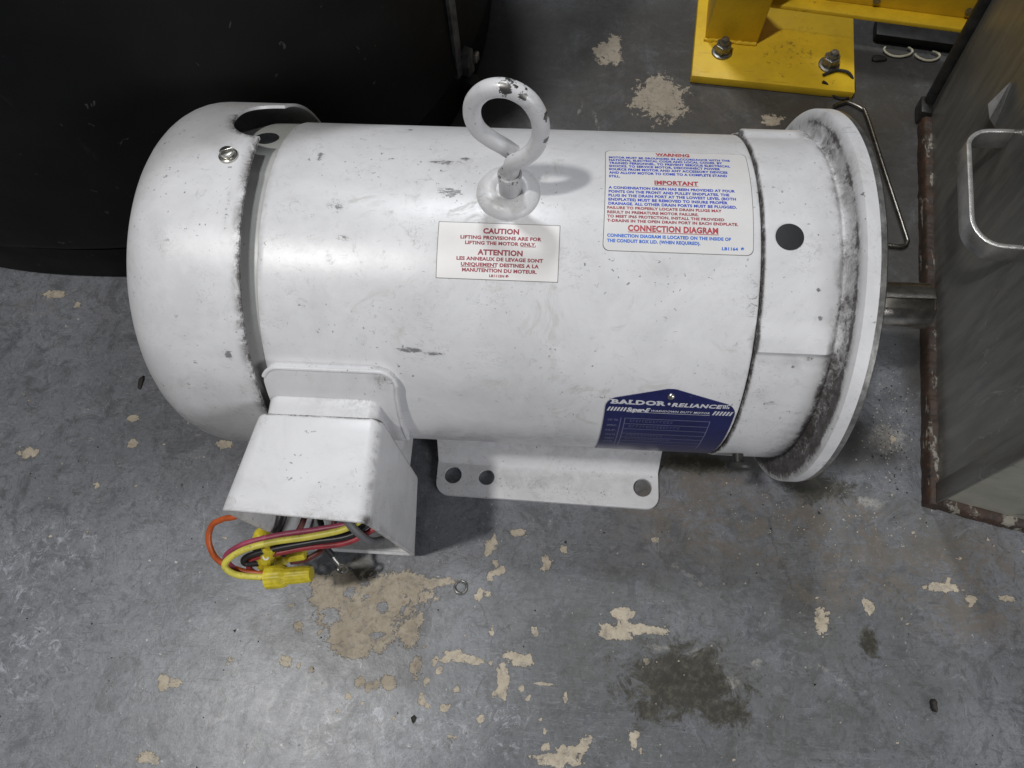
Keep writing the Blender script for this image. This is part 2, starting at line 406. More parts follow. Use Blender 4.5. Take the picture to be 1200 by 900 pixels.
# brown and olive dirt films, two of them with painted shade
br = b.mul(b.step(b.attr('brown'), -.1, .6), b.step(b.noise(52, 10, .82, .6, off=6), .44, .57))
base = b.mix(b.mul(br, .80), base, (.145, .120, .098))
base = b.mix(b.mul(b.mul(br, b.step(b.noise(180, 6, .75, off=17), .52, .66)), .6), base, (.26, .22, .18))
fm = b.mul(b.step(b.attr('film'), -.15, .7), b.step(b.noise(30, 8, .75, off=51), .30, .60))  # dirt tint that also paints shade on the background and right floor
base = b.mix(b.mul(fm, .50), base, (.088, .085, .072))
gm = b.mul(b.step(b.attr('grime'), -.2, .45), b.step(b.noise(26, 9, .78, .5, off=61), .18, .52))  # shade painted over the dirty floor behind, beside and under the motor
base = b.mix(b.mul(gm, .80), base, (.046, .042, .037))
ol = b.step(b.add(b.attr('olive'), b.mul(b.math('SUBTRACT', b.noise(62, 11, .84, .7, off=8), .5), 3.2)), .08, .50)
base = b.mix(b.mul(ol, .90), base, b.mix(b.step(b.noise(140, 7, .8, off=53), .45, .65), (.030, .027, .018), (.085, .078, .058)))
# exposed concrete
pn = b.math('SUBTRACT', b.noise(62, 9, .72, .7, off=10), .5)
pf = b.add(b.add(b.attr('patch'), b.mul(pn, 2.3)), b.mul(b.math('SUBTRACT', b.noise(230, 6, .7, .8, off=21), .5), 1.5))
pk = b.step(pf, .20, .26)
rim = b.mul(b.step(pf, .08, .20), b.math('SUBTRACT', 1.0, pk))
pc = b.mix(b.step(b.noise(90, 7, .7, off=14), .3, .7), (.37, .315, .235), (.50, .44, .345))
pc = b.mix(b.mul(b.step(b.noise(160, 6, .75, .8, off=16), .58, .66), .7), pc, (.25, .175, .13))
pc = b.mix(b.mul(b.step(b.attr('olive'), -.2, .6), .75), pc, (.10, .09, .06))
pc = b.mix(b.mul(b.step(b.attr('dull'), 0, .5), .6), pc, (.24, .205, .165))
base = b.mix(b.mul(rim, .8), base, (.060, .058, .055))
pc = b.mix(b.mul(b.step(b.noise(330, 7, .8, off=63), .50, .62), .45), pc, (.19, .15, .12))
base = b.mix(b.mul(pk, b.step(b.noise(130, 8, .8, .6, off=65), .36, .50, .45, 1.0)), base, pc)
ln = b.step(b.add(b.attr('line'), b.mul(b.math('SUBTRACT', b.noise(170, 6, .75, off=19), .5), 3.0)), .55, .75)
base = b.mix(b.mul(ln, .38), base, b.mix(b.step(b.noise(9, 1, off=23), .47, .53), (.05, .048, .045), (.34, .33, .31)))
rough = b.add(b.add(.22, b.mul(b.noise(60, 8, .8, .6, off=4), .30)), b.mul(pk, .35))
rough = b.add(rough, b.mul(br, .15))
h = b.add(b.add(b.mul(b.noise(28, 4), .9), b.mul(b.noise(150, 6, .7), .45)), b.mul(pk, -1.3))
h = b.add(h, b.add(b.mul(fl, -.2), b.mul(b.noise(900, 3), .10)))
b.set(color=base, rough=rough, spec=.5).bump(h, .34, .0010); M['floor'] = b.m

# ------------------------------------------------------------------ floor
patchL = [(-191, -195, 35.7, 24.9), (-214, -179, 21.1, 16.1), (-169, -177, 30.0, 11.5), (-197, -215, 17.5, 10.8), (-240, -168, 9.2, 5.9), (-148, -172, 16.8, 4.6), (-28, 321, 16.1, 15.9), (-23, 332, 8.1, 23.4), (21, 268, 29.7, 32.4), (120, 247, 11.5, 7.8), (-5, -195, 26.0, 4.4), (-15, -186, 9.4, 3.9), (-83, -220, 12.6, 5.3), (-93, -231, 4.0, 9.4), (-123, -220, 12.7, 3.2), (-58, -277, 24.7, 4.4), (-40, -269, 6.6, 4.9), (-323, -292, 8.4, 4.5), (-467, -94, 10.6, 5.6), (-316, -79, 7.9, 4.7), (-238, -206, 5.3, 5.1), (-243, -229, 5.9, 4.4), (-225, -233, 3.5, 3.2), (-170, -238, 6.9, 6.2), (-153, -226, 4.6, 8.5), (-145, -236, 2.8, 4.7), (-124, -240, 4.6, 3.6), (121, -185, 6.9, 12.2), (154, -172, 4.1, 6.3), (205, -156, 14.5, 4.7), (247, -161, 6.9, 2.8), (-7, -265, 4.4, 7.4), (-68, -154, 4.9, 7.1), (-90, -134, 7.3, 3.1), (-108, -144, 5.5, 7.1), (-56, -145, 3.7, 3.6), (-392, -62, 5.3, 3.5), (-387, -81, 5.3, 4.1), (-406, -116, 3.3, 3.3), (-464, 33, 4.4, 3.3), (-109, -178, 4.8, 2.8), (-488, 42, 14.5, 5.0), (-68, -233, 11.4, 1.5), (-104, -156, 3.0, 2.9), (152, -168, 2.9, 2.8), (97, 306, 4.8, 4.2)]
brownL = [(110, -125, 150, 34), (215, -150, 60, 50), (30, -110, 60, 22), (71, -111, 55.0, 21.3), (150, -106, 36.4, 18.4), (179, -158, 52.3, 14.4), (121, -161, 35.0, 19.9), (48, -87, 37.3, 15.9), (217, -173, 40.1, 16.8), (-45, -91, 12.6, 5.1), (-499, 29, 21.6, 8.1), (100, 250, 150, 60)]
oliveL = [(25, -227, 52, 32), (128, -90, 36.9, 13.9), (-201, -166, 14.6, 12.9), (19, -230, 38, 21), (50, -243, 26, 15), (42, -77, 37.5, 9.1), (150, -196, 9, 14), (1, -245, 12, 9)]
rubL = [(36, -209, 12.5, 9.6), (182, -51, 28.3, 21.3), (163, -100, 21.3, 9.4), (59, -225, 12, 7.3), (245, 151, 21.3, 50.7), (225, 60, 14, 60), (10, -206, 16, 5), (75, -212, 8, 6)]
whiteL = [(-181, -264, 61.9, 24.9), (-427, -161, 43.9, 24.6), (-422, -236, 35.7, 32.9), (-13, 356, 41.0, 21.9), (-109, -260, 44.8, 24.8), (-470, -200, 60, 60)]
dullL = [(0, 290, 110, 90)]
linesL = [[(108, -206), (124, -216), (141, -230), (155, -245), (159, -259)], [(168, -153), (178, -164), (188, -176)], [(90, -103), (91, -128), (103, -162)], [(-36, 231), (-45, 271), (-56, 245)], [(-420, 5), (-440, 30), (-452, 45)], [(20, -150), (60, -175)], [(106, -168), (139, -199)]]
patchL += [(-199, -218, 12.9, 7.7), (-160, -205, 9.4, 12.1), (-20, -198, 16.2, 5.4), (3, -195, 16.2, 3.3), (-15, -185, 10.6, 3.9), (-86, -217, 12.7, 3.2), (-95, -228, 4.0, 12.5), (-129, -218, 8.7, 3.3), (-114, -222, 7.0, 2.1), (-63, -278, 13.7, 4.8), (-47, -272, 11.0, 3.9), (-36, -265, 4.4, 4.4), (-6, -260, 5.5, 3.0), (-3, -269, 6.6, 2.9), (-189, -204, 23.6, 19.8), (-219, -186, 15.6, 11.3), (-169, -174, 25.2, 10.4), (-139, -171, 10.8, 3.5), (-206, -210, 11.7, 8.8), (-180, -183, 26.9, 17.0), (-82, -237, 3.4, 2.6), (-321, -291, 7.8, 2.5), (-317, -293, 4.5, 4.9), (-106, -139, 2.5, 4.9), (-110, -150, 3.6, 2.3)]
holeL = [(-205, -181, 4.8, 5.8), (-193, -184, 3.4, 3.8), (-181, -190, 5.2, 5), (-217, -198, 9, 9.6), (-182, -209, 7.6, 3.0), (-235, -181, 5.2, 3)]
filmL = [(60, -200, 230, 120), (109, -222, 122.6, 42), (179, -117, 89.7, 35.9), (-7, -89, 37.5, 19.0), (25, -227, 47.9, 29.7), (-14, -260, 16.6, 19.7), (60, -270, 90, 24), (60, 330, 260, 110), (230, 200, 60, 160)]
rngf = random.Random(12)
def chip(x, y, r):
    for _ in range(rngf.randint(1, 4)):
        patchL.append((x, y, r*rngf.uniform(.6, 1.3), r*rngf.uniform(.4, 1.2)))
        x += rngf.uniform(-1.5, 1.5)*r; y += rngf.uniform(-1.5, 1.5)*r
for _ in range(46): chip(rngf.gauss(-120, 70), rngf.gauss(-218, 42), abs(rngf.gauss(0, 1.5))+1.2)
for _ in range(30): chip(rngf.uniform(-560, 240), rngf.uniform(-300, 60), abs(rngf.gauss(0, 1.2))+1.1)
for _ in range(14): chip(rngf.gauss(190, 40), rngf.gauss(-150, 25), abs(rngf.gauss(0, 1.5))+1.2)
def patchf(x, y, z): return np.minimum(blobs(patchL)(x, y, z), 1.0-1.25*np.clip(blobs(holeL)(x, y, z)+.35, 0, 1))
def blobs(L, lo=-1.0):
    def f(x, y, z):
        o = np.full(x.shape, lo)
        for cx, cy, rx, ry in L: o = np.maximum(o, 1-np.sqrt(((x-cx)/rx)**2+((y-cy)/ry)**2))
        return o
    return f
def linef(x, y, z):
    o = np.full(x.shape, 99.0)
    for L in linesL:
        for (ax, ay), (bx, by) in zip(L, L[1:]):
            dx, dy = bx-ax, by-ay; t = np.clip(((x-ax)*dx+(y-ay)*dy)/(dx*dx+dy*dy), 0, 1)
            o = np.minimum(o, np.hypot(x-ax-t*dx, y-ay-t*dy))
    return np.clip(1-o/3.2, -1, 1)
xs = np.concatenate([np.linspace(-3000, -700, 12), np.arange(-670, 420, 2.7), np.linspace(450, 3000, 12)])
ys = np.concatenate([np.linspace(-2500, -340, 10), np.arange(-322, 480, 2.7), np.linspace(520, 3500, 12)])
X, Y = np.meshgrid(xs, ys, indexing='ij'); nx, ny = X.shape
idx = np.arange(nx*ny).reshape(nx, ny)
Fq = np.stack([idx[:-1, :-1], idx[1:, :-1], idx[1:, 1:], idx[:-1, 1:]], -1).reshape(-1, 4)
me = bpy.data.meshes.new('floor')
co = np.stack([X.ravel()*S, Y.ravel()*S, np.zeros(nx*ny)], 1)
me.vertices.add(nx*ny); me.vertices.foreach_set('co', co.ravel())
me.loops.add(Fq.size); me.loops.foreach_set('vertex_index', Fq.ravel().astype(np.int32))
me.polygons.add(len(Fq)); me.polygons.foreach_set('loop_start', (np.arange(len(Fq))*4).astype(np.int32))
me.update(calc_edges=True); me.validate()
for k, f in dict(patch=patchf, film=blobs(filmL), grime=blobs([(40, 300, 330, 120), (230, 160, 70, 190), (225, 20, 30, 90), (60, -60, 160, 26), (-300, 20, 60, 60)]), brown=blobs(brownL), olive=blobs(oliveL), rub=blobs(rubL), white=blobs(whiteL), dull=blobs(dullL), line=linef).items():
    a = me.attributes.new(k, 'FLOAT', 'POINT'); a.data.foreach_set('value', f(X.ravel(), Y.ravel(), 0).astype(np.float32))
me.materials.append(M['floor'])
fl_o = bpy.data.objects.new('floor', me); link(fl_o); tag(fl_o, 'worn grey painted concrete floor with chipped beige patches', kind='structure')

# ------------------------------------------------------------------ motor
motor = thing('electric_motor', 'white electric motor with lifting eye, blue nameplate and open wiring box on the floor', 'motor', (-98, 0, 0))
RB = 96.7
def theta_of(y, z): return np.degrees(np.arctan2(z-AX, y)) % 360
smL = [(-199.6, 75.4, 3, 4, .9), (-185, 94.6, 6, 5, .75), (-133.5, 76.4, 14, 2, .8), (-122.6, 74.4, 4, 1.6, 1.0), (-129, 88.8, 9, 3.5, .85), (-157.8, 54, 3, 1.5, 1), (-146, 138.4, 10, 1.6, .9), (-133, 139.4, 7, 1.1, 1.0), (-206, 95, 16, 8, .45), (-180, 105, 6, 2, .7), (-158, 125, 4, 3, .5), (-190, 128, 30, 12, .3), (25, 118, 5, 16, .62), (-20, 112, 10, 5, .5), (-50, 120, 5, 14, .4), (-199, 99, 18, 2.5, .5), (-212, 80, 8, 5, .5), (-104, 90, 5, 5, .7), (-120, 154, 10, 3, .5), (-60, 158, 30, 3, .3), (-150, 150, 5, 10, .4)]
def body_smudge(x, y, z):
    th = theta_of(y, z); o = np.zeros(x.shape)
    for cx, ct, rx, rt_, a in smL:
        d = np.sqrt(((x-cx)/rx)**2+((th-ct)*1.69/(rt_*1.4))**2); o = np.maximum(o, a*np.clip(1.35-d, 0, 1))
    return o
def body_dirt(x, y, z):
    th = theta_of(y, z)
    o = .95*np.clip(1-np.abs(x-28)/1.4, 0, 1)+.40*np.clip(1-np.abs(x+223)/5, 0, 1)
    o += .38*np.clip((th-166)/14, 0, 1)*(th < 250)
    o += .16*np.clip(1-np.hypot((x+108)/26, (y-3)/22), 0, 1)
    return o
prof = [(-223.5, 90.5), (-223.5, RB-.9), (-223.1, RB-.25), (-222.2, RB)] + [(-222.2+250*k/100, RB) for k in range(1, 100)] + [(27.2, RB), (27.7, RB-.4), (27.9, RB-1), (27.9, 90)]
mesh('shell', revolve_x(prof, 480), M['white'], motor, attrs=dict(dirt=body_dirt, smudge=body_smudge))

# non-drive bracket seen in the gap
prof = [(-262, 60), (-262, 90), (-240, 95.8), (-222, 95.8), (-222, 70)]
brk = mesh('rear_bracket', revolve_x(prof, 240, rf=lambda x, r, th: r+(.7*min(1, max(0, (6.5-abs(th-79))/1.2)) if r > 85 else 0)), M['bracket'], motor, attrs=dict(dirt=lambda x, y, z: .12+0*x))
# white lug with black drain plug at the notch
def disc_on(xc, thc, rad, r0, r1, dome=0, n=36, rings=5):
    # round solid cap lying on the cylinder
    V = []; F = []
    rr = [rad*(k/rings) for k in range(1, rings+1)]
    V.append(pol(xc, thc, r1+dome))
    for k, q in enumerate(rr):
        for i in range(n):
            a = 2*pi*i/n; t = 1-(q/rad)**2
            V.append(pol(xc+q*cos(a), thc+np.degrees(q*sin(a)/r1), r1+dome*t))
    for i in range(n):
        a = 2*pi*i/n; V.append(pol(xc+rad*cos(a), thc+np.degrees(rad*sin(a)/r1), r0))
    for i in range(n):
        F.append((0, 1+i, 1+(i+1) % n))
        for k in range(rings): F.append((1+k*n+i, 1+(k+1)*n+i, 1+(k+1)*n+(i+1) % n, 1+k*n+(i+1) % n))
    return V, F
mesh('drain_lug', disc_on(-232.5, 66, 9.5, 86, 95.5), M['white'], motor, attrs=dict(dirt=lambda x, y, z: .2+0*x))
mesh('drain_plug', disc_on(-233.5, 65, 6.2, 90, 96.6, .4), M['blackplug'], motor)

# fan cover with notch, a shell with thickness
CR = 104.8; CZ = 2.0; CY = 1.0
def edge_x(th):
    e = -226.9 - 2.5*max(0, cos(math.radians(th-60)))
    for c0, hw, dp in ((63, 12.0, 19), (242, 11.5, 19), (332, 11.5, 19)):
        d = abs(th-c0)/hw
        if d < 1: e -= dp*sqrt(1-d**2.6)
    return e
out = [(-303, 0), (-303, 20), (-303, 40), (-302.6, 55), (-301, 66)]
for k in range(13):
    a = pi/2*k/12; out.append((-266-34*cos(a)*1.0, 70.8+34*sin(a)))
NB = len(out)
for k in range(1, 25): out.append((-266+35*k/24, CR))
inner = [(x+1.6*(1 if i < NB else 0), max(r-1.6, 0)) for i, (x, r) in enumerate(out)][::-1]
full = out+inner
TH = list(np.concatenate([np.arange(0, 360, 1.0)]))
extra = [c0+s*(12.0 if c0 == 63 else 11.5)*q for c0 in (63, 242, 332) for s in (-1, 1) for q in (.999, .99, .975, .95, .92, .88, 1.002, .8, .7, .6)]
TH = sorted(set([round(float(t), 3) for t in TH]+[round(t, 3) for t in extra]))
def cov(i, j):
    x, r = full[j]; th = TH[i]
    if x > -266: x = -266 + (x+266)/35*(edge_x(th)+266)
    p = pol(x, th, r); return (p[0], p[1]+CY, p[2]+CZ)
def cover_dirt(x, y, z):
    th = theta_of(y, z); r = np.hypot(y, z-AX)
    e = np.array([edge_x(t) for t in th])
    o = .80*np.clip(1-np.abs(x-e)/6, 0, 1)*(np.abs(th-118) < 55)+.10
    o += .55*np.clip((th-150)/25, 0, 1)*np.clip((270-th)/20, 0, 1)*np.clip((-250-x)/30, 0, 1)
    o += .22*np.clip((-290-x)/10, 0, 1)
    return o
def cover_smudge(x, y, z):
    th = theta_of(y, z); o = np.zeros(x.shape)
    for cx, ct, rx, rt_, a in ((-262, 84, 6, 2.5, .5), (-255, 95, 14, 9, .3), (-270, 120, 8, 8, .4), (-258, 135, 14, 2, .5), (-250, 140, 16, 2, .45), (-265, 108, 5, 5, .5), (-236, 100, 2.5, 16, .6), (-238, 140, 3, 3, .9), (-260, 152, 20, 6, .5)):
        d = np.sqrt(((x-cx)/rx)**2+((th-ct)*1.83/(rt_*1.4))**2); o = np.maximum(o, a*np.clip(1.35-d, 0, 1))
    return o
fc = mesh('fan_cover', grid(len(TH), len(full), cov, cu=True), M['white'], motor, attrs=dict(dirt=cover_dirt, smudge=cover_smudge))
# slotted hex washer screw
def local_frame(x, th, r, spin=0):
    t = math.radians(th); o = Vector(pol(x, th, r)); n = Vector((0, cos(t), sin(t))); ex = Vector((1, 0, 0)); ey = n.cross(ex)
    a = ex*cos(spin)+ey*sin(spin); return o, a, n.cross(a), n
def to_frame(vf, fr):
    o, a, b_, n = fr; return [tuple(o+a*v[0]+b_*v[1]+n*v[2]) for v in vf[0]], vf[1]
def slotted_screw(parent, x, th, r, rad, h, name='cover_screw', mat='screw', off=(0, 0, 0), spin=.5):
    fr = local_frame(x, th, r, spin); fr = (fr[0]+Vector(off),)+fr[1:]
    base = revolve_z([(rad*1.0, 0), (rad, .8), (rad*.86, 1.3), (0, 1.3)], (0, 0, 0), 32)
    s = mesh(name, to_frame(base, fr), M[mat], parent)
    g = .16*rad
    for sg in (-1, 1):
        k = 14; a0 = math.asin(g/(rad*.72))
        pts = [(rad*.72*cos(a0+(pi-2*a0)*i/k), sg*rad*.72*sin(a0+(pi-2*a0)*i/k)) for i in range(k+1)]
        n = len(pts)
        V = [(p[0], p[1], 1.2) for p in pts]+[(p[0], p[1], h) for p in pts]
        F = [tuple(range(n, 2*n)), tuple(range(n))]+[(i, (i+1) % n, (i+1) % n+n, i+n) for i in range(n)]
        mesh('screw_head_half', to_frame((V, F), fr), M[mat], s, bevel=.25)
    return s
slotted_screw(motor, -241.3, 83.6, CR+.05, 4.9, 3.6, off=(0, CY, CZ))

# drive-end end plate
def bump(th, c0, c1):      # soft rise c0..c1, then a sharp drop just after c1
    lo, hi = min(c0, c1), max(c0, c1)
    s = (th-c0)/(c1-c0)
    if s < 0: return 0
    if s <= 1: s = min(1, s*1.6); return s*s*(3-2*s)
    d = abs(th-c1)
    return max(0, 1-d/1.1)
def ep_r(x, r, th):
    k = max(bump(th, 124, 133.6), bump(th, 55, 45.5), bump(th, 237, 226.4), bump(th, 304, 313.6))
    return r + (2.4*k if (r > 90 and x < 63) else (2.4*k*max(0, (68-x)/5) if (r > 90 and x < 68) else 0))
prof = [(28.7, 88), (28.9, 96.9), (29.4, 97.8), (30.4, 98.0)]+[(30.3+34*k/15, 98.0) for k in range(1, 16)]
prof += [(65.6, 97.6), (66.6, 96.6), (67.5, 95.9), (68.6, 96.0), (69.4, 97.2), (69.9, 99.4), (70.2, 102), (70.4, 105), (70.55, 108), (70.9, 110.8), (71.8, 112.0)] + [(71.8+6.2*k/4, 112.0) for k in range(1, 5)] + [(78.0, 100), (78, 60)]
def ep_dirt(x, y, z):
    th = theta_of(y, z); r = np.hypot(y, z-AX)
    side = .55+.45*np.cos(np.radians(th-95)*1.0)**2
    wave = .62+.38*np.clip(.5+.9*np.sin(np.radians(th*6.3+40))*np.cos(np.radians(th*11.7))+.5*np.sin(np.radians(th*23))*np.sin(x*.9), 0, 1)
    o = np.clip((x-60)/6, 0, 1)*(r < 106)*.78*side*wave + .34*(r >= 104)*(x < 70.85)*wave + .6*np.clip((th-128)/22, 0, 1)*(x > 64)*(x < 70.85)  # last term: grease on the lower annulus with its shade painted in
    o = np.maximum(o, 1.0*np.clip(1-np.abs(x-28.7)/1.3, 0, 1))
    o = np.maximum(o, np.where((r > 111), .12, 0))
    o = np.maximum(o, .55*np.clip((th-150)/22, 0, 1)*np.clip((x-35)/30, 0, 1)*(x < 71.3))
    o = np.maximum(o, .30*np.clip(1-np.hypot((x-48)/14, (th-137)/12), 0, 1))
    o = np.maximum(o, .85*np.clip(1-np.hypot((x-65)/10, (th-52)/10), 0, 1))
    o += .07
    return o
def ep_smudge(x, y, z):
    th = theta_of(y, z); o = np.zeros(x.shape)
    for cx, ct, rx, rt_, a in ((55.7, 115.4, 1.6, 1.2, 1.1), (57.8, 123.3, 2, 1, 1.1), (55.4, 135.4, 3, 1.2, 1.0), (48.8, 138.3, 2, 1, .9), (35, 147.6, 8, 3, .6), (42, 152, 8, 4, .6), (55, 104, 3, 2, .6), (38, 108, 2, 1, .7), (50, 96, 2, 1.2, .7)):
        d = np.sqrt(((x-cx)/rx)**2+((th-ct)*1.7/(rt_*1.4))**2); o = np.maximum(o, a*np.clip(1.35-d, 0, 1))
    return o
mesh('drive_end_plate', revolve_x(prof, 720, rf=ep_r), M['white'], motor, attrs=dict(dirt=ep_dirt, smudge=ep_smudge))
prof = [(78.0, 60), (78.0, 111.3), (81.0, 111.5), (81.7, 110.9), (81.7, 57.2), (85, 57.2), (85, 40), (80, 38), (78.5, 16)]
mesh('machined_face', revolve_x(prof, 360), M['steel'], motor)
# shaft with keyway
KA = 112; half = math.degrees(math.asin(3.2/14.29)); sec = []
for i in range(73):
    a = KA+half+(360-2*half)*i/72; sec.append((14.29*cos(R_(a)), 14.29*sin(R_(a))))
kr = sqrt(10.6**2+3.2**2); ka = math.degrees(math.atan2(3.2, 10.6))
sec += [(kr*cos(R_(KA-ka)), kr*sin(R_(KA-ka))), (kr*cos(R_(KA+ka)), kr*sin(R_(KA+ka)))]
xsx = [(60, 1), (100, 1), (130, 1), (157.6, 1), (158.9, .93)]
V = [(x, p[0]*s, AX+p[1]*s) for x, s in xsx for p in sec]; n = len(sec)
F = [(i*n+j, i*n+(j+1) % n, (i+1)*n+(j+1) % n, (i+1)*n+j) for i in range(len(xsx)-1) for j in range(n)]+[tuple(range((len(xsx)-1)*n, len(xsx)*n))]
mesh('shaft', (V, F), M['shaft'], motor)
# plugs in the drive end plate
mesh('drain_plug', disc_on(40.9, 100.2, 6.9, 96, 98.35, .25), M['blackplug'], motor)
fr = local_frame(41, 187, 96, 0)
mesh('drain_fitting', to_frame(revolve_z([(3.2, -2), (3.2, 7), (7.2, 8), (7.6, 9.5), (6.8, 11), (0, 11.6)], (0, 0, 0), 32), fr), M['cabtrim'], motor)

# mounting foot (both sides): bent plate with holes
for sg in (-1, 1):
    z1 = 4.2
    holes = [circ(-139.2, sg*95.1, 6.4), circ(-114.4, sg*95.6, 5.9), circ(-.4, sg*97.6, 6.7)]
    o0, o1 = (-111.5, -86) if sg < 0 else (86, 111.5)
    rs = (9, 9, .2, .2) if sg < 0 else (.2, .2, 9, 9)
    # front edge runs at a slight angle, as the plate does in the photograph
    ol = [(x + (0), y + (-.020*(x+70) if abs(y) > 90 else -.014*(x+70))*(1 if sg < 0 else -1)) for x, y in rrect(-151, o0, 11, o1, rs)]
    pv = plate(ol, holes, 0.3, z1)
    ya, yb = sg*86.4, sg*60
    za = AX-sqrt(RB**2-60**2)+3
    nn = 26
    prof2 = [(87.0, .8), (85.2, 1.6), (83.5, 3.4), (82.2, 6), (60, za)]
    Vw = []; Fw = []
    for x in (-150.8, 10.8):
        for (yy, zz) in prof2: Vw.append((x, sg*(yy+(.020*(x+70)*.7)), zz+.0))
        for (yy, zz) in prof2: Vw.append((x, sg*(yy+(.020*(x+70)*.7)+.6), zz+3.3))
    L = len(prof2)
    for k in range(L-1):
        Fw += [(k, k+1, 2*L+k+1, 2*L+k), (L+k, L+k+1, 3*L+k+1, 3*L+k)]
        Fw += [(k, k+1, L+k+1, L+k), (2*L+k, 2*L+k+1, 3*L+k+1, 3*L+k)]
    Fw += [(0, L, 3*L, 2*L), (L-1, 2*L-1, 4*L-1, 3*L-1)]
    mesh('mounting_foot', join(pv, (Vw, Fw)), M['white'], motor, sharp=50, attrs=dict(dirt=lambda x, y, z: .15+.5*np.clip((z-8)/12, 0, 1)+.7*np.clip(1-np.minimum(np.minimum(np.hypot(x+139.2, np.abs(y)-95.1), np.hypot(x+114.4, np.abs(y)-95.6)), np.hypot(x+.4, np.abs(y)-97.6))/8.5, 0, 1)))

# lifting eye
mesh('eye_boss', revolve_z([(16.6, -8), (16.3, 1.4), (15.3, 3.0), (13.2, 4.7), (10.2, 5.6), (7.6, 5.2), (6.2, 4.0), (0, 3.8)], (-98.3, 3, 210), 64), M['white'], motor, attrs=dict(dirt=lambda x, y, z: .02+.40*np.clip((-x-110)/5, 0, 1)))
yw = R_(-7)
def er(u, v, z): return (-97.6+u*cos(yw)-v*sin(yw), 2.5+u*sin(yw)+v*cos(yw), z)
pts = [er(1, 0, 222), er(1.2, .2, 229), er(2.4, -.8, 236), er(7.0, -2.2, 241.6), er(12.6, -1.6, 248.6), er(15.2, -.4, 258), er(14.2, 0, 268), er(9.2, .2, 277), er(1, .4, 281.2), er(-7.8, .5, 279.2), er(-14.0, .8, 271.6), er(-15.8, 1.4, 262), er(-14.0, 2.4, 252.6), er(-9.0, 3.8, 245.4), er(-3.0, 5.0, 239.8), er(1.6, 5.6, 235.2)]
path = smooth_path(pts, 7)
def chipf(x, y, z):
    o = np.zeros(x.shape)
    for (cx, cz, r, a) in ((-97, 285, 4.8, .72), (-90, 281, 2.4, .7), (-79.5, 270, 2.6, .75), (-80, 257, 1.6, .8), (-92, 238, 2, .5)):
        o = np.maximum(o, a*np.clip(1.5-np.hypot(x-cx, z-cz)/r, 0, 1)*(y < 5.5))
    return o
mesh('lifting_eye', tube(path, 4.05, 24), M['white_chip'], motor, attrs=dict(chip=chipf, dirt=lambda x, y, z: .05+.35*np.clip((240-z)/6, 0, 1)))
mesh('eye_shank', revolve_z([(5.3, 212), (5.8, 213), (5.8, 224.2), (6.1, 225.3), (6.0, 227.0), (5.2, 227.6), (3.6, 226.4), (0, 226)], (-97.2, 2.6, 0), 40), M['white_chip'], motor, attrs=dict(dirt=lambda x, y, z: .25+.25*(z > 226), chip=lambda x, y, z: .45*((z > 224.5) & (z < 228)) + 0*x))

# conduit box: gasket saddle, neck, hollow open-fronted box
xs_ = corner_cols(-224.5, -153.5, 9)
def g0(x): return 144.6+np.degrees((rc_off(x, -224.5, -153.5, 9))/RB)
def gasket_r(x): return 101.8
mesh('box_saddle', patch(xs_, g0, lambda x: 183 - np.degrees(rc_off(x, -224.5, -153.5, 5)/RB), 96.0, 101.2, 30), M['white'], motor, bevel=.9, sharp=50, attrs=dict(dirt=lambda x, y, z: .12+.75*np.clip(1-np.hypot((x+160)/9, (z-168)/8), 0, 1)))
bead = [pol(x, g0(x)+.4, 101.0) for x in xs_[2:]]+[pol(-154.1, t, 101.0) for t in np.linspace(149, 180, 24)[3:]]
mesh('saddle_bead', tube(bead, 1.15, 10), M['white'], motor, attrs=dict(dirt=lambda x, y, z: .25+.5*np.clip(1-np.hypot((x+158)/9, (z-166)/9), 0, 1)))
ol = rrect(-225, 42, -163.5, 155.4, (6, 6, 6, 7), 8)
def extr_y(loop, y0, y1, y0b=None):
    n = len(loop); V = [(p[0], y0, p[1]) for p in loop]+[(p[0], y1, p[1]) for p in loop]
    return V, [(i, (i+1) % n, (i+1) % n+n, i+n) for i in range(n)]+[tuple(range(n)), tuple(range(n, 2*n))]
n = len(ol); yss = [-62, -80, -84, -88, -92, -96, -100, -102, -103.5, -104.5, -105.5]
V = [(p[0], y, p[1]) for y in yss for p in ol]
F = [(i*n+j, i*n+(j+1) % n, (i+1)*n+(j+1) % n, (i+1)*n+j) for i in range(len(yss)-1) for j in range(n)]+[tuple(range(n)), tuple(range((len(yss)-1)*n, len(yss)*n))]
mesh('box_neck', (V, F), M['white'], motor, bevel=.6, attrs=dict(dirt=lambda x, y, z: .13+.55*np.clip(1-np.hypot((x+170)/12, (y+92)/16), 0, 1)+.45*np.clip((-103.4-y)/1.5, 0, 1)))  # last term paints the shade of the crease against the box
box = None
def boxloop(y, inset, t):        # t 0 back, 1 front
    x0 = -227.5-9.5*t+inset; x1 = -160+inset*-1+.3*t; zt = 160.8-inset; zb = 29-19.5*t+inset
    pts = rrect(x0, zb, x1, zt, (max(5-inset, 1.5), max(5-inset, 1.5), max(6.5-inset, 2.5), max(8-inset, 3)), 7)
    return [(p[0], (y(p[1]) if callable(y) else y)+3.0*t*(-160-p[0])/76*(p[1]/160), p[1]) for p in pts]
yf = lambda z: -158.5+(160-z)*.022
seq = [boxloop(-104.0, 1.2, 0), boxloop(-104.6, .35, .01), boxloop(-106, 0, .03)]
for t in (.15, .3, .45, .6, .75, .9): seq.append(boxloop(-104-54*t, 0, t))
seq += [boxloop(yf, 0, 1), boxloop(lambda z: yf(z)-.5, .5, 1), boxloop(lambda z: yf(z)-.5, 2.4, 1), boxloop(lambda z: yf(z)+.2, 2.9, 1), boxloop(-108, 2.9, .07)]
n = len(seq[0]); V = [p for L in seq for p in L]
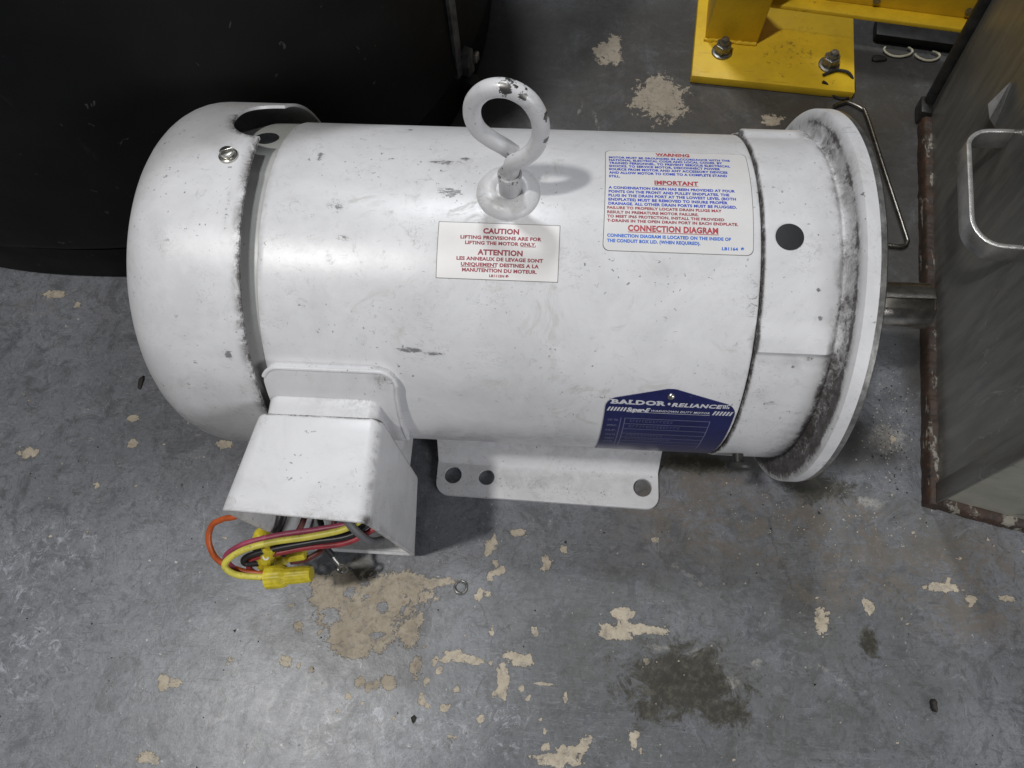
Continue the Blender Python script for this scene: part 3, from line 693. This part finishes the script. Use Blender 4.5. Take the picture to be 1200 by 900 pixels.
F = [(i*n+j, i*n+(j+1) % n, (i+1)*n+(j+1) % n, (i+1)*n+j) for i in range(len(seq)-1) for j in range(n)]+[tuple(range(n)), tuple(range((len(seq)-1)*n, len(seq)*n))]
cbox = mesh('conduit_box', (V, F), M['white'], motor, sharp=40, attrs=dict(dirt=lambda x, y, z: .12+.45*np.clip((-153-y)/4, 0, 1)+.35*np.clip(1-np.hypot((x+162)/4, (z-158)/6), 0, 1)+.22*np.clip(1-np.abs(x+161.5)/2, 0, 1)*np.clip((z-154)/4, 0, 1)+.8*np.clip(1-np.abs(y+104.4)/1.6, 0, 1)))  # last term paints crease shade where the box meets its neck
# bare cast lining and screw bosses inside
def ybox(x0, x1, y0, y1, z0, z1): return boxf((0, 0, 0), (1, 0, 0), (0, 1, 0), (0, 0, 1), x0, x1, y0, y1, z0, z1)
V, F = ybox(-227, -165.2, -154, -110, 0, 1)
V = [(x, y, (14.2 if z < .5 else 15.8)+(y+154)*.36) for x, y, z in V]
mesh('bare_inner_floor', (V, F), M['castal'], cbox)
for (x0, x1, z0, z1) in ((-171.6, -163.4, 140, 150), (-172.4, -163.4, 22, 31), (-230.5, -223.6, 140, 150), (-229, -222, 20, 30)):
    mesh('cover_screw_boss', ybox(x0, x1, -152, -112, z0, z1), M['castal'], cbox, bevel=1.4)

# wiring
WR = dict(
 orange=([(-236, -120, 105), (-250, -146, 100), (-262, -150, 95), (-271, -154, 90), (-273, -163, 85), (-268, -172, 78), (-256, -177, 74), (-242, -179, 72), (-235, -178, 72)], 2.1, 'wire_orange'),
 pink=([(-168, -135, 100), (-185, -147, 92), (-203, -152, 91), (-228, -157, 89), (-249, -163, 87), (-261, -169, 82), (-262, -174, 77), (-252, -180, 72), (-238, -181, 71)], 2.1, 'wire_pink'),
 yellow=([(-172, -140, 99), (-186, -151, 96), (-207, -157, 94), (-232, -162, 92), (-250, -168, 90), (-260, -175, 85), (-256, -180, 79), (-241, -181, 75), (-231, -180, 74)], 2.3, 'wire_yellow'),
 black=([(-166, -138, 90), (-186, -154, 87), (-209, -159, 85), (-234, -165, 83), (-250, -170, 80), (-252, -173, 75), (-244, -172, 72)], 2.1, 'wire_black'),
 black2=([(-168, -136, 84), (-186, -151, 82), (-210, -156, 79), (-232, -161, 77), (-248, -166, 76)], 2.2, 'wire_black'),
 red=([(-165, -144, 86), (-189, -158, 83), (-215, -162, 79), (-239, -168, 77), (-250, -171, 74), (-249, -177, 70), (-236, -180, 70)], 2.1, 'wire_red'),
 brown=([(-204, -140, 66), (-207, -155, 61), (-213, -161, 56), (-223, -167, 54), (-232, -169, 53)], 2.1, 'wire_brown'),
 grey=([(-196, -132, 110), (-187, -148, 103), (-180, -154, 95), (-176, -157, 82), (-173, -154, 66)], 2.8, 'wire_grey'),
 dark=([(-222, -130, 100), (-228, -148, 92), (-232, -158, 84), (-231, -166, 76)], 2.3, 'wire_black'),
 dark2=([(-214, -128, 90), (-219, -150, 84), (-228, -160, 76), (-233, -166, 66)], 2.1, 'wire_brown'),
 dark3=([(-190, -125, 70), (-198, -140, 68), (-206, -150, 66), (-214, -146, 60), (-220, -130, 60)], 2.3, 'wire_black'),
 blackend=([(-210, -148, 66), (-212, -156, 62), (-209, -159, 57), (-207, -163, 51)], 2.5, 'wire_black'),
)
WLAB = dict(orange='orange motor lead looping out past the left edge of the box', pink='faded red motor lead above the yellow one', yellow='yellow motor lead', red='bright red motor lead below the black ones', brown='dark brown motor lead', grey='grey sleeved lead inside the right of the box', blackend='short black lead with a bare crimped end')
for k, (pts, r, mt) in WR.items():
    o = mesh('wire', tube(smooth_path([(p[0]+.5*sin(i*2.3), p[1]+.4*cos(i*1.7), p[2]) for i, p in enumerate(pts)], 7), r*.86, 12), M[mt], motor)
    if k in WLAB: o['label'] = WLAB[k]
o = mesh('ring_terminal', tube(smooth_path([(-207, -163, 51), (-204.5, -166, 48), (-202.5, -168, 46)], 4), 1.5, 10), M['bolt'], motor)
fr = (Vector((-200.8, -170, 45)), Vector((1, 0, 0)), Vector((0, .8, .6)), Vector((0, -.6, .8)))
mesh('ring_terminal', to_frame(tube([(3.1*cos(2*pi*i/20), 3.1*sin(2*pi*i/20), 0) for i in range(20)], 1.1, 8, True), fr), M['bolt'], motor)
def wire_nut(a, b_, r0, r1, name='wire_connector'):
    a = Vector(a); b_ = Vector(b_); n = (b_-a).normalized(); ex = n.orthogonal().normalized(); L = (b_-a).length
    prof = [(r0*.78, 1.5), (r0*.86, 0), (r0*1.04, .4), (r0*1.05, L*.34), (r0*.98, L*.40), (r1*1.04, L*.46), (r1, L*.94), (r1*.86, L), (0, L)]
    ribs = lambda i: (.018 if i % 4 < 2 else -.018)
    vf = revolve_z(prof, (0, 0, 0), 56, ribs)
    return mesh(name, to_frame(vf, (a, ex, n.cross(ex), n)), M['nut'], motor, sharp=25)
wire_nut((-239, -180.5, 71), (-211, -177, 74), 6.6, 5.0)
wire_nut((-243.5, -172, 66), (-236, -163, 84), 5.4, 4.3)
wire_nut((-244, -167, 57), (-222, -163, 58), 6.0, 4.4)
wire_nut((-250, -158, 62), (-243, -147, 74), 5.6, 4.4)
fr = local_frame(0, 90, 0); 
mesh('bare_wire_end', to_frame(tube([(1.5*cos(2*pi*i/16), 1.5*sin(2*pi*i/16), 0) for i in range(16)], .6, 8, True), (Vector((-238.5, -169.5, 80)), Vector((1, 0, 0)), Vector((0, .8, .6)), Vector((0, -.6, .8)))), M['sticker2'], motor)

# ---- warning sticker
def sticker(name, x0, x1, ta, tb, rc, mat, skew=0, parent=motor):
    cols = corner_cols(x0, x1, rc, 7, 30)
    eb = patch(corner_cols(x0-.35, x1+.35, rc, 7, 30), lambda x: ta-.2+np.degrees(rc_off(x, x0-.35, x1+.35, rc)/RB), lambda x: tb+.2-np.degrees(rc_off(x, x0-.35, x1+.35, rc)/RB), RB-.2, RB+.06, 40)
    lab = patch(cols, lambda x: ta+np.degrees(rc_off(x, x0, x1, rc)/RB), lambda x: tb-np.degrees(rc_off(x, x0, x1, rc)/RB), RB-.1, RB+.16, 40)
    def sk(V): return [(v[0]-skew*(theta_of(v[1], v[2])-ta), v[1], v[2]) for v in V]
    o = mesh(name, (sk(lab[0]), lab[1]), mat, parent, sharp=50)
    mesh('sticker_edge', (sk(eb[0]), eb[1]), M['edge'], o, sharp=50)
    return o
RT = RB+.22
wl = sticker('warning_label', -48.6, 24.6, 67.4, 105.9, 3.2, M['sticker'], .03)
wl['label'] = 'large warning label printed in red and blue'
red = [('WARNING', -22.4, -4.7, 68.9, 2.6), ('IMPORTANT', -24.3, -2.2, 82.5, 2.7), ('CONNECTION DIAGRAM', -37.8, 6.6, 98.8, 3.1)]
redb = [('FAILURE TO PROPERLY LOCATE DRAIN PLUGS MAY', -48.2, 8.6, 92.3, 1.5), ('RESULT IN PREMATURE MOTOR FAILURE.', -48.2, -2.9, 93.8, 1.5), ('TO MEET IP65 PROTECTION, INSTALL THE PROVIDED', -48.2, 9.7, 95.2, 1.5), ('T-DRAINS IN THE OPEN DRAIN PORT IN EACH ENDPLATE.', -48.2, 16.4, 96.6, 1.5)]
blue = [('MOTOR MUST BE GROUNDED IN ACCORDANCE WITH THE', -47.1, 15.8, 71.3, 1.7), ('NATIONAL ELECTRICAL CODE AND LOCAL CODES. BY', -47.1, 11.6, 72.75, 1.7), ('TRAINED PERSONNEL. TO PREVENT SERIOUS ELECTRICAL', -47.2, 15.3, 74.25, 1.7), ('SHOCKS. TO SERVICE MOTOR, DISCONNECT POWER', -47.2, 10.0, 75.75, 1.7), ('SOURCE FROM MOTOR AND ANY ACCESSORY DEVICES', -47.3, 13.4, 77.25, 1.7), ('AND ALLOW MOTOR TO COME TO A COMPLETE STAND', -47.3, 12.9, 78.8, 1.7), ('STILL.', -47.4, -41.6, 80.4, 1.6),
        ('A CONDENSATION DRAIN HAS BEEN PROVIDED AT FOUR', -47.6, 15.9, 85.0, 1.6), ('POINTS ON THE FRONT AND PULLEY ENDPLATES. THE', -47.6, 12.9, 86.5, 1.6), ('PLUG IN THE DRAIN PORT AT THE LOWEST LEVEL (BOTH', -47.7, 16.0, 87.95, 1.6), ('ENDPLATES) MUST BE REMOVED TO INSURE PROPER', -47.7, 11.8, 89.4, 1.6), ('DRAINAGE. ALL OTHER DRAIN PORTS MUST BE PLUGGED.', -47.7, 16.2, 90.85, 1.6)]
lblue = [('CONNECTION DIAGRAM IS LOCATED ON THE INSIDE OF', -48.0, 12.8, 101.3, 1.65), ('THE CONDUIT BOX LID. (WHEN REQUIRED).', -48.0, -2.1, 102.9, 1.65), ('LB1164', 8.4, 16.2, 104.2, 1.5), ('®', 17.6, 19.2, 104.1, 1.4)]
def lettering(lines, mat, parent, bold, extra=(), r=RT, **k):
    return tag(mesh('lettering', join(*([text_on(*l, r, bold=bold, **k) for l in lines]+list(extra))), mat, parent, smooth=False), kind='stuff')
lettering(red, M['red'], wl, .045, [quad_on(-22.4, -4.7, 69.9, 70.05, RT), quad_on(-24.3, -2.2, 83.6, 83.75, RT), quad_on(-37.8, 6.8, 100.0, 100.2, RT)])
lettering(redb, M['dred'], wl, .044)
lettering(blue, M['blue'], wl, .044)
lettering(lblue, M['lblue'], wl, .044)
# ---- caution sticker
cl = sticker('caution_label', -132.0, -71.6, 99.0, 115.8, .4, M['sticker2'])
cl['label'] = 'small white caution label printed in dark red'
lettering([('CAUTION', -109.7, -91.7, 101.3, 2.7), ('ATTENTION', -111.9, -89.4, 107.8, 2.7)], M['dred'], cl, .045)
lettering([('LIFTING PROVISIONS ARE FOR', -120.9, -80.4, 103.4, 1.75), ('LIFTING THE MOTOR ONLY.', -118.4, -83.0, 105.05, 1.75), ('LES ANNEAUX DE LEVAGE SONT', -122.3, -79.1, 109.8, 1.75), ('UNIQUEMENT DESTINES A LA', -120.0, -81.1, 111.5, 1.75), ('MANUTENTION DU MOTEUR.', -119.3, -82.0, 113.15, 1.75), ('LB1115N ®', -105.6, -95.9, 114.7, 1.25)], M['dred'], cl, .045,
          [quad_on(-90.6, -83.2, 105.75, 105.9, RT), quad_on(-120.0, -102.3, 112.2, 112.35, RT)])
# ---- nameplate
NX0, NX1 = -42.5, 26.2
def np_top(x):
    apex = -9.3; e = 153.3 if x < apex else 154.3
    s = abs(x-apex)/((apex-NX0) if x < apex else (NX1-apex))
    t = 148.2+(e-148.2)*max(0, (s-.06)/.94)
    return t+np.degrees(rc_off(x, NX0, NX1, 5.5)/RB)
npl = mesh('nameplate', patch(corner_cols(NX0, NX1, 5.5, 8, 40), np_top, lambda x: 196-np.degrees(rc_off(x, NX0, NX1, 2)/RB), RB-.1, RB+.55, 60), M['navy'], motor, sharp=50)
npl['label'] = 'navy blue metal nameplate with silver lettering'
RN = RB+.60
def serif_word():     # heavy extended slab-serif capitals: regular letters with slab bars added
    x0, x1, th, h = -39.6, -11.1, 154.0, 3.1
    parts = [text_on('BALDOR', x0, x1, th, h, RN, bold=.05, spacing=1.12)]
    dt = np.degrees(h/2/RB)
    wl_ = (x1-x0)/6
    for k, ch in enumerate('BALDOR'):
        cx = x0+k*wl_*1.015
        if ch in 'BLDR':
            for s in (-1, 1): parts.append(quad_on(cx-.7, cx+1.4, th+s*dt-.18*s-.16, th+s*dt-.18*s+.16, RN+.01))
        if ch == 'A':
            for q in (0, 3.2): parts.append(quad_on(cx-.3+q, cx+1.4+q, th+dt-.30, th+dt, RN+.01))
    return parts
def stripes(x0, x1, n):
    out = []
    w_ = (x1-x0)/n
    for i in range(n): out.append(quad_on(x0+i*w_, x0+i*w_+w_*.58, 156.45, 158.3, RN, lean=1.1, n=2))
    return out
sil = join(*(serif_word()+[text_on('•', -10.1, -8.6, 154.1, 4.6, RN, bold=.02), text_on('RELIANCE', -7.5, 18.4, 154.35, 2.7, RN, bold=.045, shear=.28, spacing=1.1)]
   +stripes(-41.6, -31.3, 6)+[text_on('Super-E', -30.7, -18.9, 157.3, 3.1, RN, bold=.05, shear=.3, spacing=.95), text_on('WASHDOWN DUTY MOTOR', -18.2, 13.2, 157.5, 1.45, RN, bold=.022, shear=.2, spacing=1.1), quad_on(-30.9, 13.4, 158.45, 158.6, RN)]+stripes(14.4, 24.9, 6)
   +[quad_on(18.9, 19.5, 153.5, 155.1, RN), quad_on(19.8, 20.4, 153.5, 155.1, RN), quad_on(20.8, 22.3, 153.5, 153.75, RN), quad_on(20.8, 21.3, 153.75, 155.1, RN), quad_on(21.6, 22.3, 154.3, 155.1, RN)]))
tag(mesh('lettering', sil, M['silver'], npl, smooth=False), kind='stuff')
eng = []
for t in (161.6, 164.7, 167.8, 170.9, 174.0, 177.1, 180.2): eng.append(quad_on(-31, 14.5, t, t+.26, RN, n=8))
for x in (-33.4, -31.2, 14.5): [eng.append(quad_on(x, x+.4, 161.6+i*2, 163.6+i*2, RN, n=2)) for i in range(11)]
random.seed(3)
for k, (t, s) in enumerate(((162.9, 'CAT. NO.'), (166.1, 'SPEC.'), (169.2, 'H.P.'), (172.4, 'VOLTS'), (175.6, 'AMPS'), (178.6, 'R.P.M.'))):
    eng.append(text_on(s, -40.2, -34.4, t, 1.6, RN, bold=.03)) 
for t, x1_ in ((163.1, -5), (166.3, 0), (172.3, -8), (175.5, -3)):       # illegible stamped entries
    x = -28
    while x < x1_:
        wv = random.uniform(.7, 1.5); eng.append(quad_on(x, x+wv, t-.55, t-.40, RN, n=2)); eng.append(quad_on(x, x+.18, t-.5, t+.45, RN, n=2))
        if random.random() < .6: eng.append(quad_on(x, x+wv, t+.35, t+.5, RN, n=2))
        x += wv+.7
tag(mesh('engraved_table', join(*eng), M['engrave'], npl, smooth=False), kind='stuff')
fr = local_frame(-9.2, 150.9, RB+.5)
mesh('rivet', to_frame(revolve_z([(2.0, 0), (1.95, .5), (1.5, 1.1), (.8, 1.4), (0, 1.5)], (0, 0, 0), 24), fr), M['screw'], npl)

# ------------------------------------------------------------------ stainless cabinet
Np = np.array([200.2, -98.2, 0]); Fp = np.array([251., 261.4, 0]); U = np.array([-.117, .013, 1.0])
E1 = (Fp-Np)/np.linalg.norm(Fp-Np); E2 = np.array([.974, -.226, 0.]); LN = np.linalg.norm(Fp-Np)
cab = thing('steel_cabinet', 'dull stainless steel cabinet with a rusty base rail beside the motor shaft', 'cabinet', (215, 60, 0))
H = 420
inn = 7
mesh('side_panel', boxf(Np, E1, E2, U, 3, LN-3, inn, inn+4, 10, H), M['stainless'], cab)
mesh('front_panel', boxf(Np, E1, E2, U, 5, 9, inn+6, 420, 10, H), M['grimesteel'], cab)
mesh('back_panel', boxf(Np, E1, E2, U, LN-8, LN-4, inn+6, 420, 10, H), M['stainless'], cab)
mesh('top_panel', boxf(Np, E1, E2, U, -2, LN+2, 0, 424, H+.3, H+6), M['stainless'], cab)
def rail(o, dl, L, wd, ht, jag=1.6, seed=1, inward=None):
    # lumpy rusty angle rail: cross-section wobbling along its length
    rng = random.Random(seed); n = int(L/1.8); V = []; F = []
    o = np.array(o, float); dl = np.array(dl); inn_ = np.array(inward)
    def wob():
        q = [rng.uniform(-1, 1) for _ in range(n+7)]
        return [(.55*(q[i]*.25+q[i+1]*.5+q[i+2]*.25) + .9*sum(q[i:i+7])/7 + .25*q[i+3]) for i in range(n+1)]
    a = wob(); b2 = wob(); c2 = wob()
    for i in range(n+1):
        p = o+dl*(L*i/n)
        w0 = .35*jag*a[i]; h1 = ht+jag*.9*b2[i]; w1 = wd+jag*.8*c2[i]
        for (u, v) in ((w0-.2, 0), (w0, ht*.45), (w0*.4+.8, h1-2.4), (w0*.3+2.6, h1-.4), (w1, h1), (w1, 0)): V.append(tuple(p+inn_*u+U*v))
    for i in range(n):
        for k in range(6): F.append((i*6+k, i*6+(k+1) % 6, (i+1)*6+(k+1) % 6, (i+1)*6+k))
    F += [tuple(range(6)), tuple(range(n*6, n*6+6))]
    return V, F
mesh('base_rail', rail(Np-E1*2, E1, LN+6, 10, 13, seed=2, inward=E2), M['rust'], cab, sharp=60)
mesh('base_rail', rail(Np-E1*1.5+E2*10.5, E2, 400, 10, 9, seed=5, inward=E1), M['rust'], cab, sharp=60)
mesh('corner_flange', boxf(Np, E1, E2, U, -.5, 14, inn-2.0, inn-.3, 11, H), M['stainless'], cab, bevel=.5)
mesh('edge_tube', tube([tuple(Fp+U*10+E2*5-E1*2), tuple(Fp+U*H+E2*5-E1*2)], 5.2, 16), M['cabtrim'], cab)
mesh('corner_foot', join(boxf(Fp, E1, E2, U, -16, 3, -3, 9, 0, 16)), M['cabtrim'], cab, bevel=2.5)
# handle: flat strap bent to a U, standing off the side panel
nrm = np.cross(U, E1); nrm /= np.linalg.norm(nrm)
if nrm[0] > 0: nrm = -nrm
P0 = Np+E2*inn
def on(al, z, off=0): return P0+E1*al+U*z+nrm*off
hw = 27
cen = []
a0, a1, zc = 130, 219, 136
cen.append((a1, -1)); cen.append((a1, 6)); cen.append((a1-.5, 12))
for k in range(9): t = pi/2*k/8; cen.append((a1-13+13*cos(t)-.5, 13+ (hw-13)*sin(t)))
for k in range(9): t = pi/2*k/8; cen.append((a0+20-20*sin(t), 10+(hw-10)*cos(t)))
cen.append((a0, 5)); cen.append((a0, -1))
V = []; F = []
for i, (al, of) in enumerate(cen):
    a_, b_ = cen[max(i-1, 0)], cen[min(i+1, len(cen)-1)]
    tx, ty = b_[0]-a_[0], b_[1]-a_[1]; L = math.hypot(tx, ty); nx_, ny_ = -ty/L, tx/L
    for (s, zz) in ((-1.5, -7.5), (1.5, -7.5), (1.5, 7.5), (-1.5, 7.5)): V.append(tuple(on(al+nx_*s, zc+zz-7, of+ny_*s)))
for i in range(len(cen)-1):
    for k in range(4): F.append((i*4+k, i*4+(k+1) % 4, (i+1)*4+(k+1) % 4, (i+1)*4+k))
F += [(0, 1, 2, 3), tuple(range(len(cen)*4-4, len(cen)*4))]
mesh('pull_handle', (V, F), M['handle'], cab, sharp=50, bevel=.35)
# small pointed catch above the handle
V = [tuple(on(243, 114, .2)), tuple(on(257, 138, .2)), tuple(on(262, 116, .2)), tuple(on(240, 124, 8)), tuple(on(257, 140, 2)), tuple(on(250, 127, 10))]
mesh('catch', (V, [(0, 1, 2), (3, 5, 4), (0, 3, 4, 1), (1, 4, 5, 2), (2, 5, 3, 0)]), M['handle'], cab, smooth=False)

# ------------------------------------------------------------------ yellow machine base
yel = thing('machine_frame', 'yellow painted steel frame foot bolted to the floor behind the motor', 'machine frame', (120, 320, 0))
ex = np.array([.9946, -.1034, 0]); ey = np.array([.1034, .9946, 0]); ez = np.array([0, 0, 1.]); O = np.array([48., 287.4, 0])
mesh('base_plate', boxf(O, ex, ey, ez, 0, 146, 0, 150, .5, 9), M['yellow'], yel, bevel=.8)
mesh('post', boxf(O, ex, ey, ez, 9, 57, 45, 93, 9.2, 420), M['yellow'], yel, bevel=1.5)
rng = random.Random(8); pts = [tuple(O+ex*(8+i*3.0)+ey*(44.2+rng.uniform(-.5, .5))+ez*(10.2+rng.uniform(-.4, .6))) for i in range(17)]
mesh('weld_bead', tube(pts, [1.6+rng.uniform(-.4, .5) for _ in pts], 8), M['yellow'], yel)
RO = np.array([119., 337, 0]); rx = np.array([.988, -.153, 0]); ry = np.array([.153, .988, 0])
mesh('rail_flange', boxf(RO, rx, ry, ez, -6, 420, 0, 14, 39, 43), M['yellow'], yel, bevel=.8)
mesh('rail_web', boxf(RO, rx, ry, ez, -6, 420, 14.2, 20, 38, 130), M['yellow'], yel, bevel=.8)
mesh('floor_channel', boxf(RO, rx, ry, ez, 100, 420, 22, 44, .5, 9), M['cabtrim'], yel, bevel=2)
hexn = lambda r, z0, z1: ([(r*cos(pi/3*i+.3), r*sin(pi/3*i+.3), z) for z in (z0, z1) for i in range(6)], [tuple(range(6)), tuple(range(6, 12))]+[(i, (i+1) % 6, (i+1) % 6+6, i+6) for i in range(6)])
for (bx, by) in ((76.5, 316), (173, 303.5)):
    fr = (Vector((bx, by, 9)), Vector((1, 0, 0)), Vector((0, 1, 0)), Vector((0, 0, 1)))
    a = mesh('anchor_stud', to_frame(revolve_z([(4.4, 0), (4.4, 13), (4.0, 14), (3.2, 15.5), (0, 16)], (0, 0, 0), 24), fr), M['bolt'], yel)
    mesh('washer', to_frame(revolve_z([(9.4, 0), (9.4, 1.6), (8.8, 2), (4, 2)], (0, 0, 0), 32), fr), M['bolt'], a)
    mesh('hex_nut', to_frame(hexn(7.6, 2, 10), fr), M['bolt'], a, smooth=False, bevel=.6)
for al in (82, 160):
    fr = (Vector(tuple(RO+rx*al+ry*14.1+ez*50)), Vector(tuple(rx)), Vector((0, 0, 1)), Vector(tuple(-ry)))
    mesh('rail_bolt', to_frame(hexn(3.2, 0, 3), fr), M['bolt'], yel, smooth=False)

# ------------------------------------------------------------------ black tub behind
tub = thing('black_bin', 'large black plastic bin with rounded corners standing behind the motor', 'bin', (-464, 381, 0))
cx, cy = -464, 381
RIM = 324/350
sq = lambda a: RIM/((abs(cos(a))**2.3+abs(sin(a))**2.3)**(1/2.3))
HB = 420
mesh('base_ring', revolve_z([(0, 1), (344, 1), (347, 3), (345, 40), (336, 44)], (cx, cy, 0), 160, ribs=lambda i: sq(2*pi*i/160)-1), M['tub'], tub)
mesh('barrel', revolve_z([(330, 50), (350, 50), (352.5, 52.5), (353, 58), (351, 75), (344, HB-14), (349, HB-10), (350, HB), (344, HB+2), (338, HB-1), (330, 60), (0, 52)], (cx, cy, 0), 200, ribs=lambda i: sq(2*pi*i/200)-1), M['tub'], tub, sharp=30)
# scuffed bracket strip and caster at the right side
def tp(a, r, z): r = r*sq(R_(a)); return (cx+r*cos(R_(a)), cy+r*sin(R_(a)), z)
V = []; F = []
for i in range(9):
    z = 48+(HB-60)*i/8; wv = 2.6-.9*i/8
    for da, dr in ((-wv*.5, 1), (-wv*.5, 5), (wv*.5, 5.5), (wv*.5, 1)): V.append(tp(-24.5+da*.6+i*.05, 349+dr-3.2*(i/8), z))
for i in range(8):
    for k in range(4): F.append((i*4+k, i*4+(k+1) % 4, (i+1)*4+(k+1) % 4, (i+1)*4+k))
F += [(0, 1, 2, 3), (32, 33, 34, 35)]
mesh('side_strap', (V, F), M['tubtrim'], tub, sharp=40)
mesh('strap_clamp', boxf(tp(-23, 352, 56), (cos(R_(67)), sin(R_(67)), 0), (cos(R_(-23)), sin(R_(-23)), 0), (0, 0, 1), -5, 5, 0, 9, -12, 12), M['tubtrim'], tub, bevel=1.5)
mesh('clamp_bolt', boxf(tp(-22, 361, 58), (cos(R_(67)), sin(R_(67)), 0), (cos(R_(-23)), sin(R_(-23)), 0), (0, 0, 1), -3, 3, 0, 4, -4, 4), M['screw'], tub, bevel=.6)
fr = (Vector(tp(-21, 350, 13)), Vector((0, 0, 1)), Vector((cos(R_(-21)), sin(R_(-21)), 0)), Vector((-sin(R_(-21)), cos(R_(-21)), 0)))
mesh('caster_wheel', to_frame(revolve_z([(0, -7), (9, -7), (12.4, -6), (12.6, 0), (12.4, 6), (9, 7), (0, 7)], (0, 0, 0), 32), fr), M['blackplug'], tub)

# ------------------------------------------------------------------ loose things
pts = smooth_path([(176, 262, 2.3), (184, 266, 2.3), (190, 267, 2.3), (200, 261, 2.3), (204, 252, 2.3), (212, 190, 2.3), (220, 130, 2.3), (220.5, 121, 2.3), (216, 116.5, 2.3), (206, 117, 2.3), (196, 119, 2.3), (150, 128, 2.3)], 8)
o = mesh('wire_bail', tube(pts, 1.9, 12), M['rod']); tag(o, 'bent galvanised wire handle lying on the floor behind the motor flange', 'wire handle')
def ringpts(c, rx_, ry_, a0, a1, z, n=18, rot=0):
    out = []
    for i in range(n+1):
        a = R_(a0+(a1-a0)*i/n); x, y = rx_*cos(a), ry_*sin(a); out.append((c[0]+x*cos(rot)-y*sin(rot), c[1]+x*sin(rot)+y*cos(rot), z+.5*sin(i*.6)))
    return out
o = mesh('cable_loop', tube(ringpts((242, 330), 13, 7, 150, 400, 3.2), 1.0, 8), M['ivory']); tag(o, 'left ivory cable loop on the floor under the yellow rail', 'cable')
o = mesh('cable_loop', tube(ringpts((268, 325), 11, 6, 170, 420, 3.2), 1.0, 8), M['ivory']); tag(o, 'right ivory cable loop on the floor next to the cabinet', 'cable')
o = mesh('grey_cord', tube(smooth_path([(166, 290, 10.8), (172, 293, 11.5), (180, 296, 11), (190, 292, 11), (196, 282, 3), (188, 272, 2.2), (178, 274, 2.2), (170, 281, 8), (165, 282, 11)], 6), 1.3, 8), M['crud']); tag(o, 'dark frayed cord draped over the front edge of the yellow base plate', 'cord')
def pebble(name, c, r, sq, mat, seed, label, cat, group=None):
    bm = bmesh.new(); bmesh.ops.create_icosphere(bm, subdivisions=2, radius=1)
    rg = random.Random(seed); ph = [rg.uniform(0, 6) for _ in range(6)]
    V = []
    for v in bm.verts:
        k = 1+.22*sin(3*v.co.x+ph[0])+.18*sin(4*v.co.y+ph[1])+.12*sin(5*v.co.z+ph[2])
        V.append((c[0]+v.co.x*r*sq[0]*k, c[1]+v.co.y*r*sq[1]*k, r*sq[2]*.9+v.co.z*r*sq[2]*k))
    F = [tuple(v.index for v in f.verts) for f in bm.faces]; bm.free()
    o = mesh(name, (V, F), mat, sharp=60); tag(o, label, cat, group); return o
pebble('pebble', (186.5, -231.3), 2.5, (1, 1.3, .9), M['crud'], 1, 'small black pebble on the floor at lower right', 'pebble')
pebble('rubber_scrap', (-393, -32.5), 2.7, (.7, 2.0, .3), M['crud'], 2, 'black elongated scrap on the floor left of the fan cover', 'debris')
pebble('rubber_scrap', (-151.4, -259), 1.8, (1.1, 1.2, .4), M['crud'], 4, 'tiny black fleck on the floor near the bottom edge', 'debris')
pebble('rubber_scrap', (224.8, 321), 4, (1.8, .8, .5), M['crud'], 5, 'black stub on the floor right of the yellow base plate', 'debris')
o = mesh('metal_ring', tube(ringpts((-127.3, -174.1), 4.2, 4.2, 0, 352, 1.2), .9, 8), M['bolt']); tag(o, 'small dark ring lying on the floor below the wiring box and mounting foot', 'ring')
# crumbs and grit scattered near the cabinet and motor: one countless mass
rng = random.Random(5); V = []; F = []
def crumb(x, y, r):
    n = len(V); q = [(1, 0, 0), (-.5, .87, 0), (-.5, -.87, 0), (0, 0, 1)]
    a = rng.uniform(0, 6.28)
    for p in q: V.append((x+(p[0]*cos(a)-p[1]*sin(a))*r*rng.uniform(.7, 1.2), y+(p[0]*sin(a)+p[1]*cos(a))*r*rng.uniform(.7, 1.2), .1+p[2]*r*rng.uniform(.5, .9)))
    F.extend([(n, n+1, n+3), (n+1, n+2, n+3), (n+2, n, n+3), (n, n+2, n+1)])
VD, FD = [], []
for k in range(420):
    if k < 150: x, y = rng.gauss(185, 16), rng.gauss(-45, 30)
    elif k < 240: x, y = rng.gauss(120, 45), rng.gauss(-115, 14)
    else: x, y = rng.uniform(-500, 260), rng.uniform(-300, -60)
    if x > 196 + (y+98)*.14 and y > -100: x = 180
    if y > -80 and x < 85: continue
    crumb(x, y, abs(rng.gauss(0, .35))+.3)
o = mesh('floor_grit', (V, F), M['crumb'], smooth=False); tag(o, kind='stuff'); o['label'] = 'pale crumbs of paint and grit scattered over the floor'; o['category'] = 'grit'
V = []; F = []
for k in range(260):
    if k < 160: x, y = rng.gauss(188, 12), rng.gauss(-40, 32)
    else: x, y = rng.uniform(-500, 260), rng.uniform(-300, -60)
    if x > 196 + (y+98)*.14 and y > -100: x = 184
    if y > -80 and x < 85: continue
    crumb(x, y, abs(rng.gauss(0, .35))+.3)
o = mesh('dark_grit', (V, F), M['crud'], smooth=False); tag(o, kind='stuff'); o['label'] = 'dark flakes and grit scattered over the floor'; o['category'] = 'grit'
